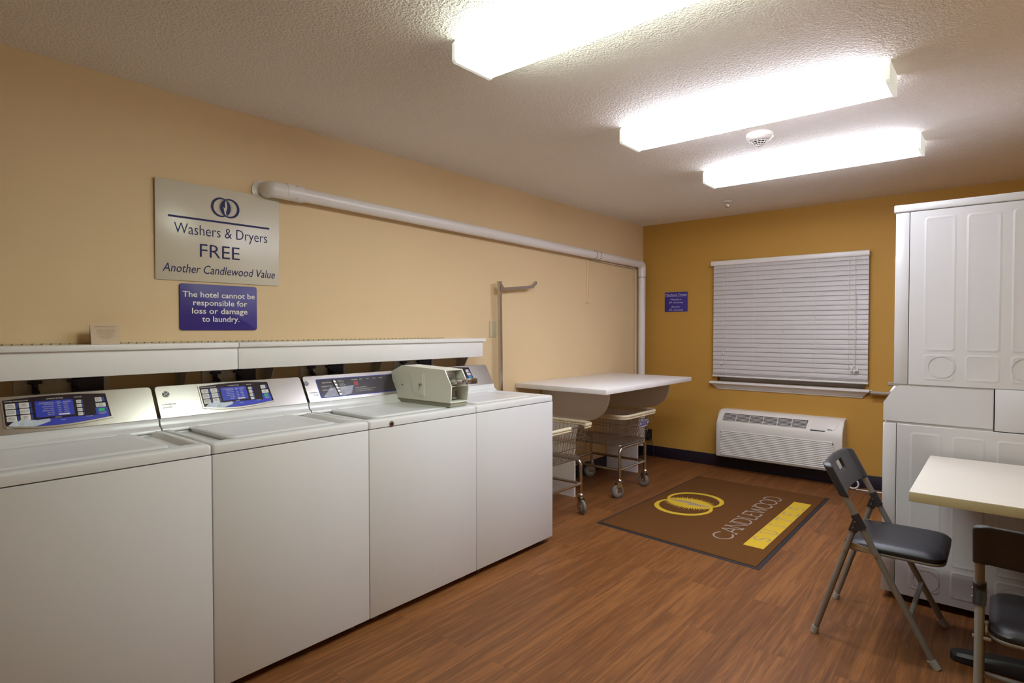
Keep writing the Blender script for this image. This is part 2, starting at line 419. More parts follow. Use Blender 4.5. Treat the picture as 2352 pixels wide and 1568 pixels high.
# ---- smoke detector and sprinkler
sd = thing('smoke_detector', 'round off-white smoke detector between the two far ceiling lights', 'smoke detector', (1.862, .425, ZC))
obj('base', lathe(B(), [(.066, 0), (.070, -.004), (.0705, -.022), (.067, -.026)], (1.862, .425, ZC), n=48), 'smoke', sd)
b = lathe(B(), [(.066, -.0255), (.060, -.033), (.045, -.040), (.040, -.040)], (1.862, .425, ZC), n=48); obj('cover', b, 'smoke', sd)
obj('sensor_chamber', lathe(B(), [(.036, -.038), (.030, -.052), (.012, -.058)], (1.862, .425, ZC), n=24), 'dark', sd)
b = B()
for k in range(12):
    a = 2*PI*k/12; c, s = math.cos(a), math.sin(a)
    tube(b, [(1.862+.042*c, .425+.042*s, ZC-.039), (1.862+.036*c, .425+.036*s, ZC-.054), (1.862+.012*c, .425+.012*s, ZC-.066)], .0016, 6)
for r, h in ((.040, -.045), (.036, -.054), (.025, -.060)):
    tube(b, [(1.862+r*math.cos(2*PI*k/24), .425+r*math.sin(2*PI*k/24), ZC+h) for k in range(24)], .0013, 6, closed=True)
lathe(b, [(.002, -.063), (.013, -.064), (.012, -.068), (.002, -.069)], (1.862, .425, ZC), n=16)
obj('grille', b, 'smoke', sd)
sp = thing('fire_sprinkler', 'small white sprinkler head on the ceiling near the brown wall', 'sprinkler', (1.111, 2.017, ZC))
P0 = (1.111, 2.017, ZC)
obj('escutcheon', lathe(B(), [(.036, 0), (.037, -.003), (.030, -.009), (.008, -.011)], P0, n=24), 'smoke', sp)
b = lathe(B(), [(.008, -.010), (.008, -.022), (.004, -.026), (.003, -.045)], P0, n=12)
for s in (-1, 1): tube(b, [(P0[0]+s*.007, P0[1], ZC-.02), (P0[0]+s*.012, P0[1], ZC-.032), (P0[0]+s*.002, P0[1], ZC-.047)], .002, 6)
obj('nozzle_frame', b, 'chrome', sp)
obj('deflector', lathe(B(), [(.003, -.046), (.018, -.048), (.018, -.050), (.003, -.051)], P0, n=16), 'chrome', sp)

# ------------------------------------------------------------------ logo: two crescent rings, a lens with rays and a flame
def circ(cx, cy, r, n=48): return [(cx+r*math.cos(2*PI*k/n), cy+r*math.sin(2*PI*k/n)) for k in range(n)]
def logo_ink(bm, fr, a, b, R, sep, thick, c, rays=44, raylen=.30, rw=.5):
    d = sep/2; r_ = R*.985; h = math.sqrt(r_*r_-d*d)
    half = [(-d+math.sqrt(max(0, r_*r_-(h*math.sin(t))**2)), h*math.sin(t)) for t in [-PI/2+PI*k/40 for k in range(41)]]
    poly = half+[(-x, y) for x, y in reversed(half[1:-1])]
    per = [(Vector(poly[k]), Vector(poly[(k+1) % len(poly)])) for k in range(len(poly))]
    tot = sum((q-p).length for p, q in per); acc = 0; nxt = .5; n_ = 0
    for p, q in per:                                   # evenly spaced rays round the lens
        L_ = (q-p).length
        while acc+L_ >= nxt*tot/rays:
            m_ = p.lerp(q, (nxt*tot/rays-acc)/L_); nxt += 1; n_ += 1
            dr = Vector((m_.x*1.15, m_.y*.62)).normalized()
            if abs(m_.y) > h*.90: continue
            u = Vector((-dr.y, dr.x))*tot/rays*.5*rw; ln = R*raylen*(1. if n_ % 2 else .76)*(.25+.75*math.sqrt(1-(m_.y/h)**2)); bs = m_-dr*R*.05
            bm.faces.new([bm.verts.new(fr.p(a+w_.x, b+w_.y, c)) for w_ in (bs+u, bs-u, m_+dr*ln)])
        acc += L_
    sheet(bm, fr, [(a+x, b+y) for x, y in poly], c+.00008)
    for k, sg_ in enumerate((-1, 1)):
        o = circ(a+sg_*sep/2, b, R, 64); i_ = circ(a+sg_*(sep/2-thick*.62*R), b, R*(1-thick), 64)
        strip(bm, fr, o, i_, c+.00016+.00008*k)
def logo_flame(bm, fr, a, b, R, c, sep):
    h = math.sqrt(R*R-sep*sep/4)
    pts = [(.05, .92), (.14, .62), (.20, .32), (.21, .08), (.15, -.18), (.07, -.42), (.06, -.64), (.13, -.90), (-.02, -.80), (-.12, -.58), (-.16, -.32), (-.20, -.12), (-.25, .06), (-.15, .02), (-.07, -.03), (-.02, .12), (-.06, .34), (-.05, .60)]
    sheet(bm, fr, [(a+x*h, b+y*h) for x, y in pts], c)

# ---- signs on the left wall (reading direction +y, up +z, towards +x)
def wallfr(y, z, x=0.): return Fr((x, y, z), (0, 1, 0), (0, 0, 1))
sg = thing('wall_sign', 'large cream sign about free washers and dryers, below the pipe end', 'sign', (0, -1.663, 1.545))
fr = wallfr(-1.663, 1.768)                        # centre of the big sign
b = B(); slab(b, fr, rr(-.291, .291, -.224, .228, .004, 2), .001, .006, .001); obj('sign_board', b, 'sign', sg)
b = B(); LC = .0068
text(b, fr, 'Washers & Dryers', .007, -.008, .050, .440, LC, off=-.006)
text(b, fr, 'FREE', -.008, -.108, .063, .187, LC, off=-.004)
text(b, fr, 'Another Candlewood Value', .003, -.186, .040, .530, LC, shear=.22)
slab(b, fr, [(-.238, .062), (.238, .062), (.238, .071), (-.238, .071)], .006, LC)
logo_ink(b, fr, .017, .138, .0465, .043, .16, LC, rays=52, raylen=.30)
obj('lettering', b, 'navy2', sg)
b = B(); logo_flame(b, fr, .017, .138, .0465, LC+.0006, .043); obj('flame_emblem', b, 'sign', sg)
sg.rotation_euler = (0, .015, 0)
s2 = thing('wall_sign', 'small navy sign with white lettering below the large cream sign', 'sign', (0, -1.673, 1.315))
fr = wallfr(-1.673, 1.4235)
b = B(); slab(b, fr, rr(-.182, .182, -.1085, .1085, .012, 4), .001, .006, .001); obj('sign_board', b, 'navy', s2)
b = B()
for t_, a_, z_, w_ in (('The hotel cannot be', .001, .047, .340), ('responsible for', .004, .0085, .255), ('loss or damage', .002, -.030, .262), ('to laundry.', .004, -.068, .176)):
    text(b, fr, t_, a_, z_, .0262, w_, LC, off=.012)
obj('lettering', b, 'white_ink', s2)
s3 = thing('wall_sign', 'small navy machine times sign on the brown wall left of the blind', 'sign', (.368, YB, 1.496))
fr = Fr((.368, YB, 1.5945), (1, 0, 0), (0, 0, 1))
b = B(); slab(b, fr, rr(-.122, .122, -.0985, .0985, .002, 2), .001, .004, .0006); obj('sign_board', b, 'navy', s3)
b = B()
for t_, z_, h_, w_, sh in (('Machine Times', .062, .022, .225, 0), ('Washers-', .016, .019, .118, .25), ('29 minutes', -.014, .018, .150, 0), ('Dryers-', -.058, .019, .096, .25), ('45 minutes', -.089, .018, .150, 0)):
    text(b, fr, t_, 0, z_, h_, w_, .0048, shear=sh)
slab(b, fr, [(-.114, .0555), (.114, .0555), (.114, .0578), (-.114, .0578)], .004, .0048)
obj('lettering', b, 'grey_ink', s3)

# ---- wall shelf units over the washers
def shelf(y0, y1, label, ybr):
    t = thing('wall_shelf', label, 'shelf', (0, (y0+y1)/2, 1.13), 'wall shelf units above the washing machines')
    obj('shelf_top', box(B(), .0, .182, y0+.001, y1-.001, 1.236, 1.2575, .0015), 'laminate_dim', t)
    obj('apron', box(B(), .153, .170, y0+.001, y1-(.022 if y1 > -.5 else .001), 1.133, 1.2358, .001), 'laminate_dim', t)
    for y in ybr:
        b = B(); poly = [(.0, 1.2355), (.150, 1.2355), (.150, 1.21), (.020, 1.0), (.0, 1.0)]
        loft(b, [[(x, yy, z) for x, z in poly] for yy in (y-.0015, y+.0015)]); box(b, 0, .004, y-.015, y+.015, .98, 1.2355)
        fixn(b); obj('bracket', b, 'bracket', t)
    b = B(); y = y0+.01; ye = min(y1-.005, -.20); k = 0
    sm = []
    while y < ye:
        box(b, .0, .010, y, y+.022, 1.2575, 1.2635); y += .030
    obj('vent_strip', b, 'table_edge', t)
    return t
shelf(-1.664, .034, 'right white wall shelf section above the coin-box washer, ending before the metal pole', (-.06, -.78, -1.45))
shelf(-3.30, -1.666, 'left white wall shelf section with the small paper card on it', (-1.86, -2.62))
# tent card on the shelf
tc_ = thing('tent_card', 'small tan paper notice standing on the white wall shelf', 'card', (.06, -2.163, 1.2575))
fr = Fr((.075, -2.163, 1.2577), (0, 1, 0), (-.18, 0, 1))
b = B(); slab(b, fr, [(-.052, 0), (.050, 0), (.050, .083), (-.052, .083)], -.0006, 0)
fr2 = Fr((.040, -2.163, 1.2577), (0, 1, 0), (.245, 0, 1)); slab(b, fr2, [(-.052, 0), (.050, 0), (.050, .083), (-.052, .083)], -.0006, 0)
obj('folded_card', b, 'card', tc_)
b = B(); text(b, fr, 'Towel & Linen Service', 0, .072, .0045, .078, .0004)
for i, (s_, w_) in enumerate((('Should you need to replace', .064), ('your towels or linens between', .070), ('weekly housekeeping visits,', .064), ('you may exchange them', .056), ('at the Front Desk for a', .054), ('new supply.', .028))):
    text(b, fr, s_, .002, .058-i*.0067, .0032, w_, .0004)
obj('lettering', b, 'brown_ink', tc_)

# ---- supply valve boxes in the wall behind the washers
for y0, y1, lab in ((-2.43, -2.155, 'grey water supply valve box behind the leftmost washer, under the shelf'), (-1.74, -1.50, 'grey water supply valve box behind the second washer from the left'), (-1.235, -.985, 'grey water supply valve box behind the charcoal-panel coin washer'), (-.60, -.31, 'grey water supply valve box behind the coin box, at the shelf end')):
    t = thing('supply_valve_box', lab, 'valve box', (0, (y0+y1)/2, .98), 'supply valve boxes behind the washing machines')
    b = B(); fr = wallfr(0, 0)
    box(b, 0, .006, y0-.02, y0, .98, 1.20); box(b, 0, .006, y1, y1+.02, .98, 1.20); box(b, 0, .006, y0, y1, .98, 1.0); box(b, 0, .006, y0, y1, 1.18, 1.20)
    obj('frame', b, 'supply', t)
    ym = y0+(y1-y0)*.60
    obj('back_plate', box(B(), 0, .002, y0, ym, 1.0, 1.18), 'supply', t)
    obj('dark_panel', box(B(), 0, .003, ym, y1, 1.0, 1.18), 'valve', t)
    for q in (.16, .62):
        yy = y0+(y1-y0)*q
        b = box(B(), .004, .026, yy-.022, yy+.022, 1.105, 1.118, .003); tube(b, [(.014, yy, 1.11), (.014, yy, 1.07)], .010, 10)
        tube(b, rounded([(.014, yy, 1.085), (.05, yy, 1.07), (.06, yy+.02, .80)], .04), .011, 10)
        obj('valve', b, 'valve', t)

# ------------------------------------------------------------------ washing machines
XB, XF = .115, .7724
KA, KB = Vector((.213, 0, 1.0805)), Vector((.286, 0, .957))     # console face: top and bottom
KL = (KA-KB).length; KV = (KA-KB).normalized()
def ge_badge(fr, a, b, r, parent, ring, ink, disc):
    t = B(); slab(t, fr, circ(a, b, r, 28), .0004, .0022)
    bd = obj('badge', t, disc, parent, label='round maker badge')
    t = B(); strip(t, fr, circ(a, b, r*.90, 28), circ(a, b, r*.82, 28), .0026)
    text(t, fr, 'G', a-r*.22, b-r*.28, r*.70, r*.58, .0027, shear=.2, off=.01); text(t, fr, 'E', a+r*.26, b-r*.36, r*.70, r*.46, .0027, shear=.2, off=.01)
    for k in range(4):
        g = PI/4+k*PI/2
        strip(t, fr, [(a+r*(.72+.10*math.sin(q*PI))*math.cos(g-.45+q*.9), b+r*(.72+.10*math.sin(q*PI))*math.sin(g-.45+q*.9)) for q in (0, .25, .5, .75, 1)],
              [(a+r*(.74-.10*math.sin(q*PI))*math.cos(g-.45+q*.9), b+r*(.74-.10*math.sin(q*PI))*math.sin(g-.45+q*.9)) for q in (0, .25, .5, .75, 1)], .0026, closed=False)
    obj('monogram', t, ink, bd)
def arc_panel(a0, a1, tl, bl, bt, bb, g=0.):
    """outline in console coordinates: straight ends, bowed top and bottom; b measured up from the console bottom"""
    P = []; n = 12
    T0 = tl; B0 = bl
    bot = [(a0+.003+(a1-a0-.0)*k/n, B0-bb*math.sin(PI*(k/n)**.85)) for k in range(n+1)]
    top = [(a1-.004-(a1-a0-.006)*k/n, T0+bt*math.sin(PI*(k/n)**1.0)) for k in range(n+1)]
    ca, cb = (a0+a1)/2, (T0+B0)/2
    o = bot+top
    return [(ca+(x-ca)*(1+g/(a1-a0)*2), cb+(y-cb)*(1+g/(T0-B0)*2)) for x, y in o]
def keypad(fr, w, par, dx=0.):
    """curved blue and black keypad panel"""
    fr = Fr(fr.p(dx, 0), fr.u, fr.v)
    a0, a1 = -.492, -.178
    tl, bl = KL*.895, KL*.215
    b = B(); out = arc_panel(a0, a1, tl, bl, KL*.055, KL*.10, .005); inn = arc_panel(a0, a1, tl, bl, KL*.055, KL*.10)
    t = B(); loft(t, [[fr.p(x, y, 0) for x, y in out], [fr.p(x, y, .003) for x, y in out], [fr.p(x, y, .003) for x, y in inn], [fr.p(x, y, .001) for x, y in inn]], False, False); fixn(t)
    obj('panel_bezel', t, 'steel', par)
    t = B(); sheet(t, fr, inn, .0012); pan = obj('control_panel', t, 'panel_black', par, label='curved black and blue keypad panel')
    # blue field along the bottom and blue chart
    t = B(); n = 12
    top = [(-.395+(.395-.1815)*k/n, KL*(.318-.03*k/n)) for k in range(n+1)]
    f0 = lambda x: KL*.215-KL*.10*math.sin(PI*min(1, max(0, (x-a0)/(a1-a0)))**.85)+.0012
    bot = [(-.425+(.425-.1815)*k/n, f0(-.425+(.425-.1815)*k/n)) for k in range(n+1)]
    strip(t, fr, bot, top, .0017, closed=False)
    sheet(t, fr, rr(-.402, -.288, KL*.365, KL*.810, .003, 3), .0017)
    sheet(t, fr, [(-.222, KL*.30), (-.1815, KL*.29), (-.183, KL*.50), (-.222, KL*.50)], .0018)
    obj('blue_print', t, 'panel_blue', pan)
    # printed towel
    t = B(); sheet(t, fr, [(-.488, .021), (-.44, .019), (-.405, .020), (-.375, .030), (-.362, .038), (-.366, .045), (-.38, .044), (-.40, .043), (-.425, .047), (-.450, .050), (-.470, .042), (-.482, .030)], .0021)
    obj('towel_print', t, 'cloth_print', pan)
    rows = [(-.484, -.456, ('WHITE', 'COTTONS'), .80), (-.484, -.456, ('COLORED', 'COTTONS'), .632), (-.484, -.456, ('BRIGHT', 'COLORS'), .46),
            (-.446, -.418, ('PERM', 'PRESS'), .805), (-.446, -.418, ('DELICATES',), .64), (-.446, -.418, ('SPIN', 'ONLY'), .47)]
    wt = B()
    def button(x0, x1, top, hgt, lines, cap=.0042):
        t = B(); slab(t, fr, rr(x0, x1, KL*top-hgt, KL*top, .0015, 2), .0012, .0026, .0004); obj('button', t, 'button', pan)
        ink = B()
        for i, s_ in enumerate(lines):
            text(ink, fr, s_, (x0+x1)/2, KL*top-hgt/2-cap*.5+(len(lines)-1)*cap*.75-i*cap*1.5, cap, min((x1-x0)*.88, len(s_)*.0030), .0029)
        if lines: obj('button_text', ink, 'black_ink', pan)
        else: ink.free()
    def tab(*a):
        t = B(); sheet(t, fr, rr(*a), .0022); obj('key_tab', t, 'panel_blue2', pan)
    for x0, x1, ln, tp in rows:
        button(x0, x1, tp, KL*.145, ln)
        tab(x1+.0012, x1+.0075, KL*tp-KL*.145, KL*tp, .0012, 2)
    for i, s_ in enumerate(('EXTRA LARGE', 'LARGE', 'MEDIUM', 'SMALL')):
        button(-.279, -.263, .768-i*.118, KL*.092, s_.split(), .0030)
        tab(-.2622, -.2580, KL*(.768-i*.118)-KL*.092, KL*(.768-i*.118), .001, 2)
    button(-.219, -.197, .80, KL*.130, ('START', 'PAUSE'), .0040); tab(-.1962, -.1885, KL*.67, KL*.80, .001, 2)
    button(-.219, -.187, .632, KL*.120, ('STOP', 'CANCEL'), .0042)
    button(-.337, -.303, .425, KL*.042, (), .003)
    text(wt, fr, 'CLOTHES CARE SELECTION', -.452, KL*.845, .0042, .066, .0022)
    text(wt, fr, 'AUTOMATIC SETTINGS', -.342, KL*.845, .0048, .050, .0022)
    text(wt, fr, 'LOAD SIZE', -.271, KL*.84, .0045, .024, .0022)
    text(wt, fr, 'STATUS', -.339, KL*.318, .0038, .018, .0022)
    obj('headings', wt, 'white_ink', pan); wt = B()
    for i, (c1, c2, c3) in enumerate((('CLOTHES CARE CYCLE', 'WASH', 'AGITATION'), ('WHITE COTTONS', 'HOT', 'NORMAL'), ('COLORED COTTONS', 'WARM', 'NORMAL'), ('BRIGHT COLORS', 'COLD', 'NORMAL'), ('PERMANENT PRESS', 'WARM', 'GENTLE'), ('DELICATES', 'COLD', 'GENTLE'), ('SPIN ONLY', '', ''))):
        z = KL*(.745-.057*i)
        text(wt, fr, c1, -.348, z, .0036, len(c1)*.00225, .0022, 'R'); text(wt, fr, c2, -.337, z, .0036, len(c2)*.0026, .0022, 'L') if c2 else None
        text(wt, fr, c3, -.318, z, .0036, len(c3)*.0024, .0022, 'L') if c3 else None
    slab(wt, fr, [(-.396, KL*.732), (-.294, KL*.732), (-.294, KL*.735), (-.396, KL*.735)], .0017, .0021)
    obj('chart_text', wt, 'white_ink', pan); wt = B()
    text(wt, fr, 'WASHING', -.372, KL*.215, .0032, .016, .0022); text(wt, fr, 'RINSING', -.325, KL*.235, .0034, .015, .0022); text(wt, fr, 'FINAL SPIN', -.245, KL*.268, .0034, .019, .0022)
    text(wt, fr, 'ESTIMATED TIME', -.2015, KL*.345, .0030, .024, .0022); text(wt, fr, 'REMAINING', -.2015, KL*.312, .0030, .018, .0022)
    obj('status_text', wt, 'white_ink', pan)
    t = B(); sheet(t, fr, rr(-.213, -.193, KL*.385, KL*.475, .0015, 2), .0023); obj('display', t, 'green_led', pan, label='green two-digit display')
def coin_panel(fr, par):
    """flat charcoal panel with a blue border, cycle bar and red display"""
    a0, a1, t0, t1 = -.613, -.120, KL*.112, KL*.862
    t = B(); sheet(t, fr, rr(a0, a1, t0, t1, .006, 4), .0010); bd = obj('panel_border', t, 'panel_blue', par)
    t = B(); sheet(t, fr, rr(a0+.003, a1-.003, t0+.003, t1-.003, .005, 4), .0015); pan = obj('control_panel', t, 'panel_grey', par, label='charcoal panel with blue border and red display')
    t = B(); sheet(t, fr, [(-.600, t0+.004), (-.48, t0+.004), (-.430, t0+.010), (-.405, t0+.052), (-.395, t0+.058), (-.470, t0+.055), (-.545, t0+.054), (-.575, t0+.025)], .0019); obj('towel_print', t, 'cloth_dim', pan)
    t = B(); slab(t, fr, [(-.5235, KL*.80), (-.503, KL*.80), (-.489, KL*.155), (-.508, KL*.155)], .0015, .004); sel = obj('cycle_selector', t, 'dark', pan)
    for i in range(5):
        q0 = i/5; x = -.520+.0145*q0; z1 = KL*(.795-.64*q0*1.0)-.001; z0 = z1-KL*.118
        t = B(); slab(t, fr, [(x+.0025, z0), (x+.0165, z0), (x+.0142, z1), (x, z1)], .004, .0075, .0008); obj('button', t, 'steel', sel)
    t = B()
    for i, s_ in enumerate(('WHITE COTTONS', 'COLORED COTTONS', 'PERMANENT PRESS')): text(t, fr, s_, -.529, KL*(.68-i*.145), .0055, len(s_)*.0042, .0021, 'R')
    for i, (s_, u_) in enumerate((('HOT WASH', 'NORMAL, LIGHT'), ('WARM WASH', 'NORMAL, LIGHT'), ('WARM WASH', 'GENTLE, LIGHT'))):
        text(t, fr, s_, -.489+i*.003, KL*(.735-i*.145), .0045, .028, .0021, 'L'); text(t, fr, u_, -.487+i*.003, KL*(.685-i*.145), .0045, .036, .0021, 'L')
    obj('cycle_text', t, 'white_ink', pan); t = B()
    for x, s_, w_ in ((-.385, 'TIME REMAINING', .038), (-.345, 'FILLING', .018), (-.302, 'WASHING', .022), (-.258, 'RINSING', .019), (-.212, 'FINAL SPIN', .024)): text(t, fr, s_, x, KL*.722, .0045, w_, .0021)
    obj('status_text', t, 'white_ink', pan); t = B()
    for i, (s_, w_) in enumerate((('1.  Read instructions under lid.', .078), ('2.  For your safety, washer will not operate with lid open.', .132), ('     Lid is locked until the lights go off.', .112))): text(t, fr, s_, -.400, KL*(.40-i*.075), .0044, w_, .0021, 'L')
    obj('instruction_text', t, 'white_ink', pan)
    t = B(); sheet(t, fr, rr(-.395, -.370, KL*.50, KL*.665, .001, 2), .0021); obj('display', t, 'red_led', pan, label='dark red display')
def washer(yr, w, label, kind, name='washing_machine', dx=0.):
    t = thing(name, label, 'washing machine', ((XB+XF)/2, yr-w/2, 0), 'row of washing machines along the tan wall')
    y0, y1 = yr-w+.0012, yr-.0012
    b = B(); box(b, XB, XF, y0, y1, .034, .8745, .004); obj('cabinet', b, 'enamel', t)
    for sx in (XB+.06, XF-.06):
        for sy in (y0+.06, y1-.06): obj('foot', lathe(B(), [(.018, 0), (.020, .004), (.020, .012), (.008, .014), (.008, .036)], (sx, sy, 0), n=16), 'rubber', t)
    # deck with raised rim and sunken well around the lid
    b = B(); zt, zr = .912, .895
    def L(x0, x1, ya, yb, r, z, n=4): return [(x, y, z) for x, y in rr(x0, x1, ya, yb, r, n)]
    ra = [L(XB, XF, y0, y1, .010, .8785), L(XB, XF, y0, y1, .010, .904), L(XB, XF-.002, y0+.002, y1-.002, .010, .909), L(XB+.004, XF-.007, y0+.006, y1-.006, .010, zt),
          L(.300, XF-.066, y0+.024, y1-.024, .012, zt), L(.300, XF-.072, y0+.030, y1-.030, .012, zt-.003), L(.306, XF-.079, y0+.044, y1-.044, .014, zr)]
    loft(b, ra); fixn(b)
    # raised plinth under the console
    pl = [(XB, .905), (.312, .905), (.310, .914), (.304, .9205), (.294, .924), (.288, .930), (.283, .955), (XB, .955)]
    loft(b, [[(x, y, z) for x, z in pl] for y in (y0+.002, y1-.002)]); fixn(b)
    obj('deck', b, 'enamel', t)
    lx0, lx1, ly0, ly1 = .312, .683, y0+.100, y1-.100
    b = B()
    def Q(g, r, z): return [(x, y, z) for x, y in rr(lx0+g, lx1-g, ly0+g, ly1-g, r, 6)]
    loft(b, [Q(.004, .022, .8945), Q(.0, .026, .903), Q(.001, .026, .9095), Q(.006, .024, .9125), Q(.030, .05, .9125), Q(.075, .10, .9085), Q(.12, .06, .9075)]); fixn(b)
    for s in (-1, 1): tube(b, [(.310, (ly0+ly1)/2+s*.19, .909), (.310, (ly0+ly1)/2+s*.23, .909)], .006, 10)
    obj('lid', b, 'enamel', t)
    # console
    fr = Fr((KB.x, yr, KB.z), (0, 1, 0), KV)
    b = B(); poly = [(-w+.006, 0), (-.008, 0), (-.008, KL-.014), (-.0095, KL-.007), (-.014, KL-.002), (-.021, KL), (-w+.019, KL), (-w+.012, KL-.002), (-w+.0075, KL-.007), (-w+.006, KL-.014)]
    loft(b, [[fr.p(a, c, 0) for a, c in poly], [fr.p(a, c, -.006) for a, c in poly], [fr.p(a, c, -.006)+Vector((-.07, 0, 0)) for a, c in poly]]); fixn(b)
    con = obj('console', b, 'steel', t, label='brushed steel console')
    if kind == 'coin': coin_panel(fr, t); ge_badge(fr, -.668, KL*.735, .0125, t, None, 'white_ink', 'navy2')
    else: keypad(fr, w, t, dx); ge_badge(fr, -.625, KL*.740, .0135, t, None, 'white_ink', 'black_ink')
    b = B()
    if kind == 'coin': text(b, fr, 'COMMERCIAL', -.621, KL*.335, .0058, .047, .0008, 'R'); text(b, fr, 'WASHER', -.621, KL*.245, .0058, .028, .0008, 'R')
    else: text(b, fr, 'COMMERCIAL', -.648, KL*.395, .0058, .054, .0008, 'L'); text(b, fr, 'LAUNDRY', -.648, KL*.300, .0058, .040, .0008, 'L')
    obj('lettering', b, 'navy2' if kind == 'coin' else 'black_ink', t)
    return t
W = .686
washer(-2.040, .686, 'white washing machine at the far left, cut off by the photo edge, with blue keypad', 'key', dx=.012)
washer(-1.372, .668, 'white washing machine second from the left, black round badge on its steel console', 'key')
w3 = washer(-W, W, 'white washing machine with the coin box mounted on its deck', 'coin')
w4 = washer(0, W, 'white washing machine at the right end of the row, beside the laundry carts', 'key')
# lock and chip mark of the coin washer
fr = Fr((XF, -1.249, .8895), (0, 1, 0), (0, 0, 1))
b = B(); slab(b, fr, circ(0, 0, .013, 20), 0, .003, .0008); lk = obj('lock', b, 'chrome_old', w3, label='small round lock')
b = B(); slab(b, fr, circ(0, 0, .0065, 16), .003, .005); slab(b, fr, [(-.001, -.004), (.001, -.004), (.001, .004), (-.001, .004)], .005, .0054); obj('key_slot', b, 'dark', lk)
fr = Fr((XF, -1.003, .148), (0, 1, 0), (0, 0, 1)); b = B(); sheet(b, fr, [(-.003, -.002), (.002, -.0035), (.004, 0), (.0035, .003), (.002, 0), (-.001, -.0015)], .0004); obj('paint_chip', b, 'brown_ink', w3)
# coin box on the coin washer (frame: reading +x along its left side seen from the camera)
cy0, cy1 = -.822, -.692
cb = B(); side = [(.262, .935), (.716, .935), (.722, 1.022), (.672, 1.106), (.325, 1.118), (.232, 1.080), (.258, .960)]
def cside(y, g=0.): return [(x, y, z) for x, z in side]
loft(cb, [cside(cy0), cside(cy0+.006)]); loft(cb, [cside(cy1-.006), cside(cy1)])
top = [(.716, .935), (.262, .935), (.258, .960), (.232, 1.080), (.325, 1.118), (.672, 1.106)]
for (xa, za), (xb_, zb_) in zip(top[:-1], top[1:]):
    d = Vector((xb_-xa, 0, zb_-za)).normalized(); nn = Vector((d.z, 0, -d.x))*-.005
    q = [(xa, za), (xb_, zb_), (xb_-nn.x, zb_-nn.z), (xa-nn.x, za-nn.z)]
    if za == .935 and zb_ == .935: q = [(xa, za), (xb_, zb_), (xb_, zb_+.006), (xa, za+.006)]
    loft(cb, [[(x, y, z) for x, z in q] for y in (cy0+.004, cy1-.004)])
# inner divider between slide bay and vault bay, and bay walls
box(cb, .62, .716, cy0+.006, cy1-.006, 1.018, 1.024); box(cb, .60, .604, cy0+.006, cy1-.006, .94, 1.100)
fixn(cb); cbx = obj('coin_box', cb, 'coin', w3, label='pale green-grey coin box with steel coin slide')
box_b = box(B(), .268, .712, cy0+.004, cy1-.004, .9128, .9350, .002); obj('base', box_b, 'coin_dark', cbx)
fr = Fr((0, cy0, 0), (1, 0, 0), (0, 0, 1))
b = B(); dp = [(.392, 1.078), (.512, 1.082), (.516, .958), (.438, .965), (.425, .975)]
t_ = B(); loft(t_, [[fr.p(*p, 0) for p in dp], [fr.p(*p, .003) for p in dp]]); fixn(t_); merge(b, t_)
inn = [(.402, 1.071), (.505, 1.074), (.508, .967), (.443, .972), (.433, .981)]
t_ = B(); loft(t_, [[fr.p(*p, .0029) for p in inn], [fr.p(*p, .0045) for p in inn]]); fixn(t_); merge(b, t_)
obj('access_door', b, 'coin', cbx)
obj('lock', lathe(B(), [(.011, 0), (.011, -.006), (.008, -.010), (.002, -.0105)], (.492, cy0-.004, 1.018), axis='y', n=18), 'chrome', cbx)
obj('rivet', lathe(B(), [(.004, 0), (.004, -.001), (.001, -.0012)], (.330, cy0, 1.010), axis='y', n=10), 'black_ink', cbx)
b = box(B(), .604, .690, cy0+.008, cy1-.008, 1.026, 1.034); box(b, .612, .640, cy0+.010, cy1-.02, 1.034, 1.098, .002)
for i in range(8): box(b, .640, .644, cy0+.020+i*.0105, cy0+.026+i*.0105, 1.050, 1.078)
obj('coin_slide_plate', b, 'chrome_old', cbx)
b = box(B(), .640, .735, cy0+.030, cy1-.040, 1.040, 1.046, .001); box(b, .700, .742, cy0+.022, cy1-.032, 1.036, 1.056, .003)
tube(b, [(.66, cy1-.045, 1.056), (.752, cy1-.036, 1.050), (.768, cy1-.034, 1.048)], .006, 8)
t_ = B(); box(t_, .752, .757, cy1-.058, cy1+.012, 1.030, 1.062, .001); box(t_, .757, .775, cy1+.008, cy1+.012, 1.030, 1.062, .001); merge(b, t_)
obj('coin_slide', b, 'chrome', cbx, label='steel coin push slide')
b = box(B(), .650, .655, cy0+.010, cy1-.036, .942, 1.016); box(b, .655, .668, cy0+.012, cy1-.038, .995, 1.003); box(b, .655, .668, cy0+.012, cy1-.038, .950, .958)
obj('vault_door', b, 'wheel_grey', cbx)
obj('vault_lock', lathe(B(), [(.008, 0), (.008, .004), (.001, .0045)], (.655, cy0+.042, .975), axis='x', n=16), 'dark', cbx)

# ------------------------------------------------------------------ pipe, cord, raceway, plate on the tan wall
pp = thing('drain_pipe', 'long white pvc pipe running along the tan wall and down the corner', 'pipe', (.05, 2.53, .12))
zp = lambda y: 2.030-(y+1.285)*.0132
PX = .052
fr = wallfr(-1.452, 2.022)
b = B(); slab(b, fr, rr(-.058, .050, -.052, .052, .045, 8), 0, .005, .001); obj('wall_flange', b, 'pvc', pp)
b = B(); 
for a_, z_ in ((-.048, 0), (.038, -.04), (.038, .04)): slab(b, fr, circ(a_, z_, .0035, 8), .005, .0065)
obj('screw', b, 'chrome_old', pp)
b = tube(B(), rounded([(.0, -1.44, 2.030), (PX, -1.44, 2.030), (PX, -1.275, zp(-1.275))], .05, 8), .041, 24); tube(b, [(PX, -1.36, zp(-1.36)), (PX, -1.262, zp(-1.262))], .0425, 24)
for s in (-1, 1): tube(b, [(PX+.03, -1.305, zp(-1.3)+s*.030), (PX+.036, -1.305, zp(-1.3)+s*.036)], .004, 8)
